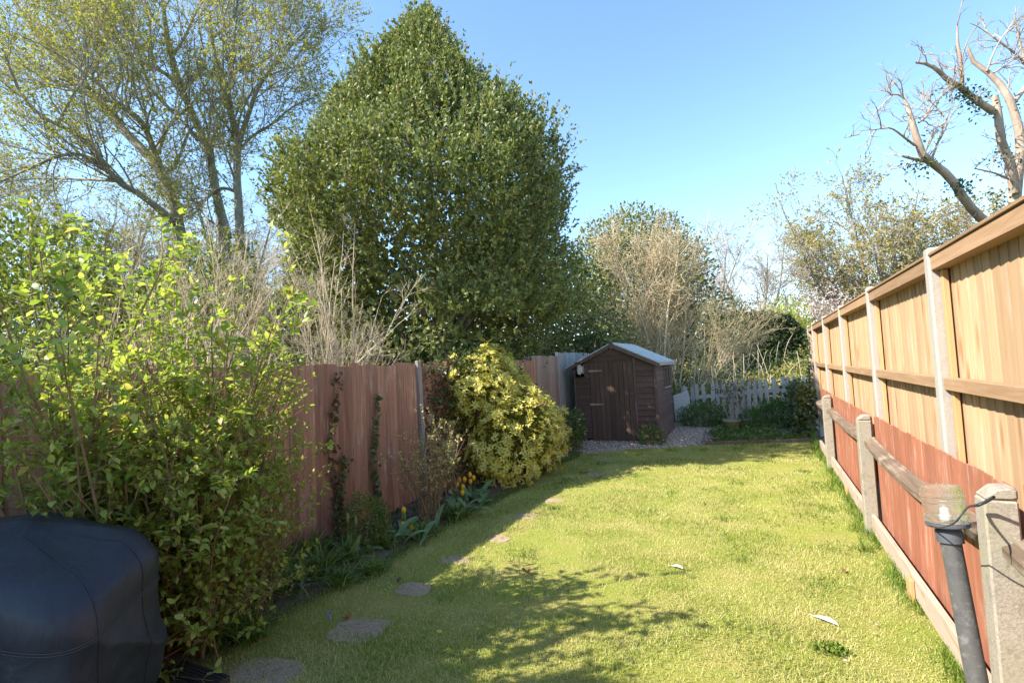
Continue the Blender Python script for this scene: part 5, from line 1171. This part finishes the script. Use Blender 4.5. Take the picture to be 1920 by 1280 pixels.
# background trees seen through them
def bgtree(lab, px, D, H, spread, seed, bark, twig, leaf, nleaf, L, group=None, K=(30, 9, 6), nl=6, name='bare_tree', W=None, rmin=.008, up=.05, r0=None, lean=.55, ln=None):
    q = np.random.default_rng(seed); b = dep(px, 690, D); b[2] = 0; r0 = r0 or H*.018
    limbs = []
    t = plant(name, lab, 'tree', b, group)
    tp, trd = smooth_line([b, b+(0, 0, H*.2)], [r0*1.1, r0], 6)
    a = np.arange(nl)*2*pi/nl+q.uniform(0, 1); LP = []; LR = []
    for ai in a:
        ww = spread*q.uniform(.5, .95); s_ = b+(0, 0, H*q.uniform(.14, .2)); e_ = b+np.array([cos(ai)*ww, sin(ai)*ww, H*q.uniform(.62, .92)]); m1 = s_*.5+e_*.5+np.array([cos(ai)*ww*.15, sin(ai)*ww*.15, -H*.05])+q.normal(0, H*.03, 3)
        P, R = smooth_line([s_, m1, e_], [r0*.7, r0*.45, r0*.15], 12); LP.append(P); LR.append(R)
    LP, LR = np.array(LP), np.array(LR); ln = ln or H*.26
    P1, R1 = grow(q, LP, LR, K[0]//2, (.15, 1), (lean+.2, .25), ln, 7, .18, up, .5, rmin*1.8)
    P2, R2 = grow(q, P1, R1, K[1], (.1, 1), (lean+.2, .3), ln*.5, 5, .18, up, .55, rmin*1.2)
    P3, R3 = grow(q, P2, R2, K[2], (.1, 1), (lean+.2, .3), ln*.24, 3, .15, up*.5, .6, rmin)
    tube_part('trunk', [(tp, trd, 8), (LP, LR, 6), (P1, R1, 4)], bark, t); tube_part('twigs', [(P2, R2, 3), (P3, R3, 3)], twig, t, 'stuff')
    if leaf:
        A = shoot_leaves(q, P3, None, nleaf, L, W or L*.7, (.2, 1), (.8, .3), .4, pairs=False); leaves_part('leaves', [leaf_arrays(*A, 'd')], leaf, t)
    return t
bgtree('green leafed tree at the left edge of the view, lower than the grey trees', 30, 15.0, 7.8, 2.8, 91, 'dark_bark', 'twig_brown', 'greenspring', 3, .075, name='spring_tree', K=(26, 7, 5))
bgtree('twiggy brown tree far behind the grey trees, left of the holly', 240, 24.0, 10.5, 4.6, 92, 'dark_bark', 'twig_lilac', 'spring', 1, .07, K=(22, 6, 5))
bgtree('twiggy tree far behind, next to the left side of the holly', 520, 23.0, 11, 3.6, 93, 'dark_bark', 'twig_lilac', 'spring', 1, .06, K=(24, 7, 5))
bgtree('low twiggy tree filling the gap left of the leaning grey trunk', 150, 17.0, 9.4, 3.6, 97, 'grey_bark', 'twig_brown', 'spring', 2, .055, K=(26, 8, 6), nl=8, rmin=.006)
bgtree('low twiggy tree filling the gap between the grey trunks and the holly', 420, 18.0, 9.2, 3.0, 98, 'grey_bark', 'twig_brown', 'spring', 2, .055, K=(24, 8, 6), nl=8, rmin=.006)
# ---- bare beige shrubs over the left fence
def fan_shrub(lab, base, px_top, D, K, seed, twig, leaf=None, nleaf=0, L=.03, sub=(7, 4), R0=.012, name='bare_shrub', ln=.55, cat='shrub', nz_=.25, wob=.1, up=.02, bs=.10, sang=.55):
    """many stems from one base to a fan of tops: px_top = (x, y, extra depth) list to choose between"""
    q = np.random.default_rng(seed); t = plant(name, lab, cat, base); tops = np.array([dep(x, y, D+(e[0] if e else 0)) for x, y, *e in px_top])
    i = q.uniform(0, len(tops)-1.001, K); f = (i % 1)[:, None]; T = tops[i.astype(int)]*(1-f)+tops[i.astype(int)+1]*f
    kk = q.uniform(.55, 1.0, K)[:, None]; b = np.array([base[0], base[1], base[2] if len(base) > 2 else 0])+q.normal(0, bs, (K, 3))*np.array([1, 1, 0])
    T = b+(T-b)*kk+q.normal(0, nz_, (K, 3)); s = np.linspace(0, 1, 8)[None, :, None]; H = np.linalg.norm(T-b, axis=1)[:, None, None]
    P = b[:, None]*(1-s)+T[:, None]*s+np.array([0, 0, .10])*H*np.sin(s*pi)+np.cumsum(q.normal(0, .012, (K, 8, 3)), 1)*H*.5
    R = np.linspace(1, .3, 8)[None]*q.uniform(.6, 1.2, K)[:, None]*R0
    P1, R1 = grow(q, P, R, sub[0], (.2, 1), (sang, .22), ln, 6, wob, up, .45, R0*.26); P2, R2 = grow(q, P1, R1, sub[1], (.15, 1), (sang+.05, .25), ln*.45, 4, wob, up, .65, R0*.2)
    tube_part('stem', [(P, R, 5)], twig, t); tube_part('twigs', [(P1, R1, 3), (P2, R2, 3)], twig, t, 'stuff')
    if leaf: A = shoot_leaves(q, P2, None, nleaf, L, L*.65, (.2, 1), (.8, .3), .4, pairs=False); leaves_part('leaves', [leaf_arrays(*A, 'd')], leaf, t)
    return t
b = dep(622, 690, 7.2); fan_shrub('bare beige twiggy shrub fanning out just above the red brown fence panel', (b[0], b[1], 0.3), [(470, 470), (480, 400, .4), (540, 370, .3), (600, 420), (660, 520), (720, 560), (770, 590), (760, 650, .2)], 7.2, 40, 95, 'twig_beige', sub=(10, 6), R0=.013, ln=.55, sang=.6, bs=.2)
b = dep(440, 740, 7.0); fan_shrub('tall bare beige shrub of fine upright twigs behind the leafy shrubs', (b[0], b[1], 0.3), [(240, 500), (300, 440, .4), (360, 420), (420, 410, .5), (470, 400), (520, 420, .4), (560, 500)], 7.0, 42, 96, 'twig_beige', sub=(10, 6), R0=.012, ln=.55, bs=.35)
b = dep(300, 740, 6.2); fan_shrub('bare brownish shrub of dense upright twigs at the far left behind the fence', (b[0], b[1], 0.3), [(150, 560), (210, 480, .4), (260, 450), (320, 440, .5), (380, 480)], 6.2, 40, 97, 'twig_tan', sub=(9, 5), R0=.011, ln=.5, bs=.4)
# ---- growth low down between the fence and the trees
def mass(lab, px, py, D, rad, N, L, W, m, seed, name='evergreen_shrub', amp=.25, core=False, zc=None, shell=(.5, 1.03), cat='shrub', group=None, freq=2.2, up=.3):
    q = np.random.default_rng(seed); c = dep(px, py, D); zc = zc if zc is not None else c[2]; c[2] = zc; t = plant(name, lab, cat, c, group)
    P, O = dome(q, c, rad, N, amp, freq, shell, -.95, seed); ok = P[:, 2] > .02; P, O = P[ok], O[ok]; leaves_part('foliage', [cloud(q, P, O, L, W, .6, up)], m, t)
    k = 10; b = np.array([c[0], c[1], 0]); e_ = c+unit(q.normal(size=(k, 3))+np.array([0, 0, .5]))*np.asarray(rad)*.8; s = np.linspace(0, 1, 6)[None, :, None]
    tube_part('stem', [(b*(1-s)+e_[:, None]*s, np.full((k, 6), .02), 4)], 'stem_brown', t); return t
mass('dark ivy covered growth under the holly, above the fence', 850, 670, 9.2, (1.5, 1.1, 1.5), 5200, .07, .05, 'ivy', 111, zc=1.0)
mass('yellow green leafy growth below the right side of the holly', 955, 640, 13.2, (1.7, 1.2, 2.1), 9000, .085, .06, 'evergreen', 112, zc=1.55)
mass('bright green shrub behind the shed roof on the left', 1085, 620, 14.5, (1.8, 1.4, 2.2), 9500, .095, .07, 'evergreen', 113, zc=1.5)
mass('tall dark evergreen growth behind the holly and the far fence', 900, 600, 16.5, (4.2, 1.6, 3.6), 16000, .15, .10, 'evergreen', 119, zc=2.0)
mass('low dark evergreen creeping over the grey fence beside the shed', 1112, 650, 13.4, (.5, .4, .25), 900, .06, .045, 'ivy', 114, zc=2.2)
mass('dark bushy growth low behind the leafy shrubs', 380, 640, 9.5, (2.6, 1.4, 2.3), 14000, .10, .07, 'greenspring', 115, zc=1.9)
mass('dark bushy growth behind the beige shrub', 560, 640, 9.8, (1.6, 1.3, 1.7), 4600, .08, .055, 'evergreen', 116, zc=1.3)
mass('dark evergreen with feathery tip between the grey trunks', 345, 420, 16.5, (1.3, 1.2, 2.2), 4000, .10, .05, 'ivy', 117, zc=4.0, name='evergreen_tree', cat='tree')
mass('leafy green growth at the far left behind the fence', 60, 640, 9.0, (2.6, 1.5, 2.5), 14000, .10, .07, 'greenspring', 118, zc=2.3)

# ---- hazel and evergreens behind the shed
b = dep(1222, 680, 15.2); fan_shrub('many stemmed bare tan hazel rising behind the shed', (b[0], b[1], 0), [(1085, 520), (1120, 440, .5), (1160, 400), (1200, 395, .8), (1240, 400), (1275, 410, .6), (1310, 440), (1340, 480, .5)], 15.2, 26, 121, 'twig_tan', 'spring', 1, .05, (20, 6), .040, 'hazel_shrub', 1.5, nz_=.4, wob=.15, bs=.5, sang=.72)
b = dep(1290, 690, 14.6); fan_shrub('leaning bare thicket of tan rods between the shed and the dark hedge', (b[0], b[1], 0), [(1300, 560), (1340, 540, .5), (1380, 560), (1400, 600, .5), (1390, 640)], 14.6, 16, 122, 'twig_tan', 'spring', 1, .05, (7, 4), .012, 'bare_shrub', .7, nz_=.25)
mass('rounded evergreen crown topping the bare hazel stems', 1185, 470, 21, (2.9, 2.4, 3.1), 27000, .15, .095, 'evergreen', 123, shell=(.35, 1.03), zc=4.6, name='evergreen_tree', cat='tree', amp=.22)
mass('dark ivy clad mound behind the leaning rods', 1335, 575, 19.5, (1.5, 1.4, 2.2), 6500, .12, .085, 'ivy', 124, zc=2.1, amp=.2)
b = dep(1345, 640, 17.2); fan_shrub('beige twiggy shrub arching rightwards over the dark hedge', (b[0], b[1], 1.2), [(1330, 560), (1350, 545, .4), (1390, 545), (1430, 565, .4), (1465, 592), (1440, 600, .3), (1400, 615)], 17.0, 38, 125, 'twig_tan', 'bramble', 1, .06, (10, 6), .013, 'bare_shrub', .7, nz_=.3, up=-.03, bs=.2, sang=.8)
# clipped dark hedge with a sloping shoulder
q = np.random.default_rng(126); hd = plant('clipped_hedge', 'clipped dark green hedge with a sloping right end beyond the brambles', 'hedge', (1, 22, 0))
hp = [dep(1335, 700, 21), dep(1335, 600, 21), dep(1440, 598, 21), dep(1475, 606, 21), dep(1515, 652, 21), dep(1520, 700, 21)]
hx = np.array([p[0] for p in hp]); hz = np.array([hp[1][2], hp[1][2], hp[2][2], hp[3][2], hp[4][2], 0]); y0 = 20.6
def htop(x): return np.interp(x, [hx[0], hp[2][0], hp[3][0], hp[4][0], hp[4][0]+.5], [hp[1][2], hp[2][2], hp[3][2], hp[4][2], hp[4][2]-.6])
N = 15000; x = q.uniform(hx[0], hp[4][0]+.4, N); zt = htop(x); z = zt*q.uniform(0, 1, N); P = np.stack([x, y0+q.uniform(-.10, .12, N)+.05*hnoise(np.stack([x*3, z*3, 0*x], 1), 1, 4), z], 1)
N2 = 6500; x2 = q.uniform(hx[0], hp[4][0]+.4, N2); P2 = np.stack([x2, y0+q.uniform(0, 1.8, N2), htop(x2)+q.normal(0, .05, N2)], 1)
O = np.concatenate([np.repeat([[0, -1.0, .1]], N, 0), np.repeat([[0, 0, 1.0]], N2, 0)]); P = np.concatenate([P, P2]); leaves_part('foliage', [cloud(q, P, O, .11, .07, .5, .1)], 'hedge', hd)
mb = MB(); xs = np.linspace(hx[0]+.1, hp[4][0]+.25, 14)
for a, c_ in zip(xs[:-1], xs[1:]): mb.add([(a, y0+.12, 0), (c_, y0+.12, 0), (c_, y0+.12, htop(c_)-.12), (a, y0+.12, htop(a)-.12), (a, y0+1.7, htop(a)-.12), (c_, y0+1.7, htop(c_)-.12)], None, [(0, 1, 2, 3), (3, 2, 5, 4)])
part('inner_shade_sheet', mb, 'dark_core', hd)  # near-black sheet behind the leaves, the hedge's inner shade put into its colour
# ---- brambles behind the picket fence
q = np.random.default_rng(131); br = plant('bramble_thicket', 'sunlit bramble thicket with pale canes behind the picket fence', 'brambles', (-.4, 15.5, 0))
N = 15000; x = q.uniform(-3.2, 1.6, N); y = q.uniform(14.12, 18.5, N); zt = .70+.22*(y-14.1)+.26*hnoise(np.stack([x*1.3, y*1.3, 0*x], 1), 1.3, 13)+.32*np.clip((x-.2)/1.0, 0, 1)-.1*np.clip(-x-1, 0, 2); zt = np.clip(zt, .2, 2.2); z = zt*q.uniform(.25, 1, N)**.6
leaves_part('foliage', [cloud(q, np.stack([x, y, z], 1), np.repeat([[0, -.3, 1.0]], N, 0), .085, .06, .4, .3, .4)], 'bramble', br)
n = 150; b = np.stack([q.uniform(-2.6, 1.4, n), q.uniform(14.3, 17.5, n), np.full(n, .2)], 1); d = unit(q.normal(size=(n, 3))*np.array([.55, .4, .25])+np.array([0, 0, 1])); P = np.empty((n, 8, 3)); P[:, 0] = b; L_ = q.uniform(.9, 1.9, n)
for j in range(1, 8): d = unit(d+q.normal(size=(n, 3))*.1-np.array([0, 0, .09])); P[:, j] = P[:, j-1]+d*(L_/7)[:, None]
tube_part('canes', [(P, np.full((n, 8), .007), 4)], 'twig_beige', br, 'stuff')
pts = [[(1322, 735), (1345, 700), (1362, 670), (1375, 648)], [(1325, 733), (1322, 700), (1320, 665)], [(1328, 735), (1350, 715), (1400, 695)], [(1300, 690), (1318, 715), (1326, 738)], [(1385, 712), (1392, 690), (1380, 650)], [(1420, 690), (1421, 660), (1422, 642)], [(1402, 690), (1405, 665), (1411, 645)], [(1470, 672), (1475, 645), (1487, 625)], [(1455, 680), (1457, 655), (1461, 640)], [(1443, 680), (1444, 662), (1447, 655)], [(1345, 690), (1330, 678), (1320, 660)]]
Cs = [trace(p_, 14.6+.1*i, [.010, .008, .005] if len(p_) == 3 else [.010, .009, .007, .005], 10) for i, p_ in enumerate(pts)]
for c_ in Cs: tube_part('cane', [(c_[0], c_[1], 5)], 'twig_beige', br)
# ivy at the end of the right hand fences
N = 2600; q = np.random.default_rng(133); P = np.stack([.78+q.normal(0, .10, N)-.18*q.uniform(0, 1, N), q.uniform(11.2, 13.9, N), 1.35*q.uniform(0, 1, N)**.9], 1); P = P[P[:, 2] < 1.0+.35*hnoise(P*2, 1, 9)]
ivy('ivy', 'leafy ivy swathing the corner where the picket fence meets the right fence', P, np.repeat([[-.8, -.5, .3]], len(P), 0), .075, .065, 'ivy', (.8, 12.4))
N = 500; P = np.stack([.93+q.normal(0, .02, N), 12.72+q.normal(0, .07, N), 2.1*q.uniform(0, 1, N)], 1); ivy('ivy', 'thin ivy climbing the last concrete post of the new fence', P, np.repeat([[-1.0, -.4, .1]], len(P), 0), .05, .04, 'ivy', (.95, 12.7))

# ---- background to the right
bgtree('wide spreading oak with grey branches and olive young leaves beyond the right fence', 1655, 34, 14.2, 6.6, 141, 'grey_bark', 'twig_lilac', 'oakleaf', 6, .13, name='oak_tree', K=(32, 8, 6), nl=11, rmin=.012, up=.03, W=.10)
bgtree('bare mauve grey twiggy tree between the hazel and the oak', 1415, 33, 10.0, 4.2, 142, 'grey_bark', 'twig_lilac', 'spring', 1, .07, K=(26, 8, 6), nl=6, rmin=.010)
bgtree('low bare twiggy tree rising behind the hazel', 1300, 27, 9.4, 3.2, 143, 'grey_bark', 'twig_lilac', None, 0, .07, K=(22, 8, 5), nl=6, rmin=.009)
mass('bright lime green bush beyond the dark hedge', 1470, 590, 27, (1.5, 1.4, 2.1), 2600, .16, .10, 'lime', 144, zc=2.6, amp=.3)
mass('pale pink blossoming shrub beside the far end of the tall fence', 1535, 590, 28, (2.1, 1.8, 2.0), 4200, .12, .09, 'blossom', 145, zc=2.9, amp=.3, name='blossom_shrub')
mass('brownish thicket under the far oak', 1640, 570, 30, (3.2, 2.0, 2.6), 4200, .15, .09, 'wood_far', 146, zc=2.4, amp=.3, name='thicket')
# ---- dead pollarded tree at the upper right
z7 = lambda L: [(1450+x/2, y/2)+((e[0],) if e else ()) for x, y, *e in L]
t, q, (P1, P2, P3) = tree('pollarded_tree', 'bleached dead pollarded tree with bare broken limbs above the right fence', [
    (z7([(880, 960), (905, 740), (915, 650), (930, 560), (920, 470), (895, 400), (880, 355), (830, 290, .1), (760, 240, .2), (728, 215, .2), (727, 175, .2)]), [0.141, 0.126, 0.111, 0.096, 0.089, 0.081, 0.074, 0.059, 0.048, 0.041, 0.030]),
    (z7([(905, 720, -.1), (890, 610, -.2), (850, 530, -.3), (845, 440, -.3), (830, 360, -.3)]), [0.111, 0.096, 0.085, 0.081, 0.067]),
    (z7([(825, 420, -.3), (750, 370, -.5), (700, 325, -.6), (650, 300, -.7), (610, 255, -.8), (565, 235, -.8), (535, 235, -.8)]), [0.078, 0.070, 0.063, 0.052, 0.041, 0.033, 0.022]),
    (z7([(708, 320, -.6), (705, 230, -.6), (690, 165, -.6), (690, 98, -.6)]), [0.041, 0.037, 0.026, 0.018]),
    (z7([(905, 900, -.2), (800, 840, -.5), (720, 760, -.7), (670, 670, -.8), (610, 620, -.9), (560, 590, -1), (540, 530, -1), (515, 440, -1), (500, 390, -1)]), [0.111, 0.096, 0.089, 0.085, 0.078, 0.074, 0.067, 0.059, 0.037]),
    (z7([(500, 392, -1), (480, 355, -1), (440, 355, -1)]), [0.026, 0.021, 0.009]),
    (z7([(530, 545, -1), (490, 515, -1.1), (440, 475, -1.2), (400, 485, -1.2), (322, 490, -1.3)]), [0.026, 0.021, 0.016, 0.012, 0.006]),
    (z7([(575, 605, -.9), (530, 597, -1), (484, 585, -1)]), [0.044, 0.033, 0.026]),
    (z7([(590, 605, -.9), (612, 550, -.9), (632, 490, -.9), (672, 385, -.9)]), [0.026, 0.022, 0.016, 0.006]),
    (z7([(640, 440, -.9), (610, 400, -.9), (575, 370, -.9)]), [0.015, 0.010, 0.006]),
    (z7([(895, 390, .1), (930, 350, .3), (960, 300, .5), (985, 230, .6)]), [0.059, 0.052, 0.041, 0.030]),
    (z7([(960, 300, .5), (935, 200, .5), (915, 120, .5), (905, 55, .5)]), [0.033, 0.030, 0.022, 0.009]),
    (z7([(945, 240, .5), (890, 185, .4), (830, 145, .4), (770, 100, .4), (738, 88, .4)]), [0.030, 0.024, 0.019, 0.013, 0.007]),
    (z7([(800, 268, .1), (825, 200, .1), (850, 150, .1), (900, 88, .1)]), [0.022, 0.018, 0.015, 0.007]),
    (z7([(825, 275, .1), (870, 245, .1), (915, 215, .2)]), [0.022, 0.016, 0.011]),
    (z7([(900, 680, -.2), (840, 650, -.4), (755, 632, -.6)]), [0.026, 0.022, 0.013]),
    (z7([(545, 460, -1), (575, 440, -1), (588, 405, -1)]), [0.022, 0.021, 0.015]),
    ], 8.4, 151, 'dead_wood', 'dead_twig', K=(6, 3, 2), ln=(.55, .3, .16), rs1=.15, rk=.70, rmin=.0045, up=(.06, .03, 0), ang=.8, tr0=.05)
A = []
for zx, zy, dd, n in ((675, 340, -.6, 120), (735, 375, -.6, 110), (790, 420, -.4, 40), (545, 625, -1, 100), (700, 705, -.8, 120), (580, 512, -1, 16), (850, 605, -.3, 40), (770, 745, -.6, 30), (870, 560, -.3, 20), (880, 750, -.3, 60), (930, 400, 0, 30)):
    c = dep(1450+zx/2, zy/2, 8.4+dd); P = c+q.normal(size=(n, 3))*np.array([.10, .10, .07]); A.append(cloud(q, P, unit(P-c), .055, .036))
leaves_part('leaves', A, 'ivy', t)
# ---- far wood closing the view
q = np.random.default_rng(161); fm = MB(); n = 150
for i in range(n):
    bg = radians(-32+118*i/n)+q.normal(0, .01); dd = q.uniform(52, 78); c = np.array([-sin(bg)*dd, cos(bg)*dd, q.uniform(.5, 1.4)]); P, O = dome(q, c, (q.uniform(3, 5), q.uniform(3, 5), q.uniform(2.4, 4.2)), 150, .3, 2.5, (.7, 1.03), -.3, i); fm.add(*cloud(q, P, O, 1.0, .75))
ob('far_wood', fm.mesh('far_wood'), 'wood_far', kind='stuff')
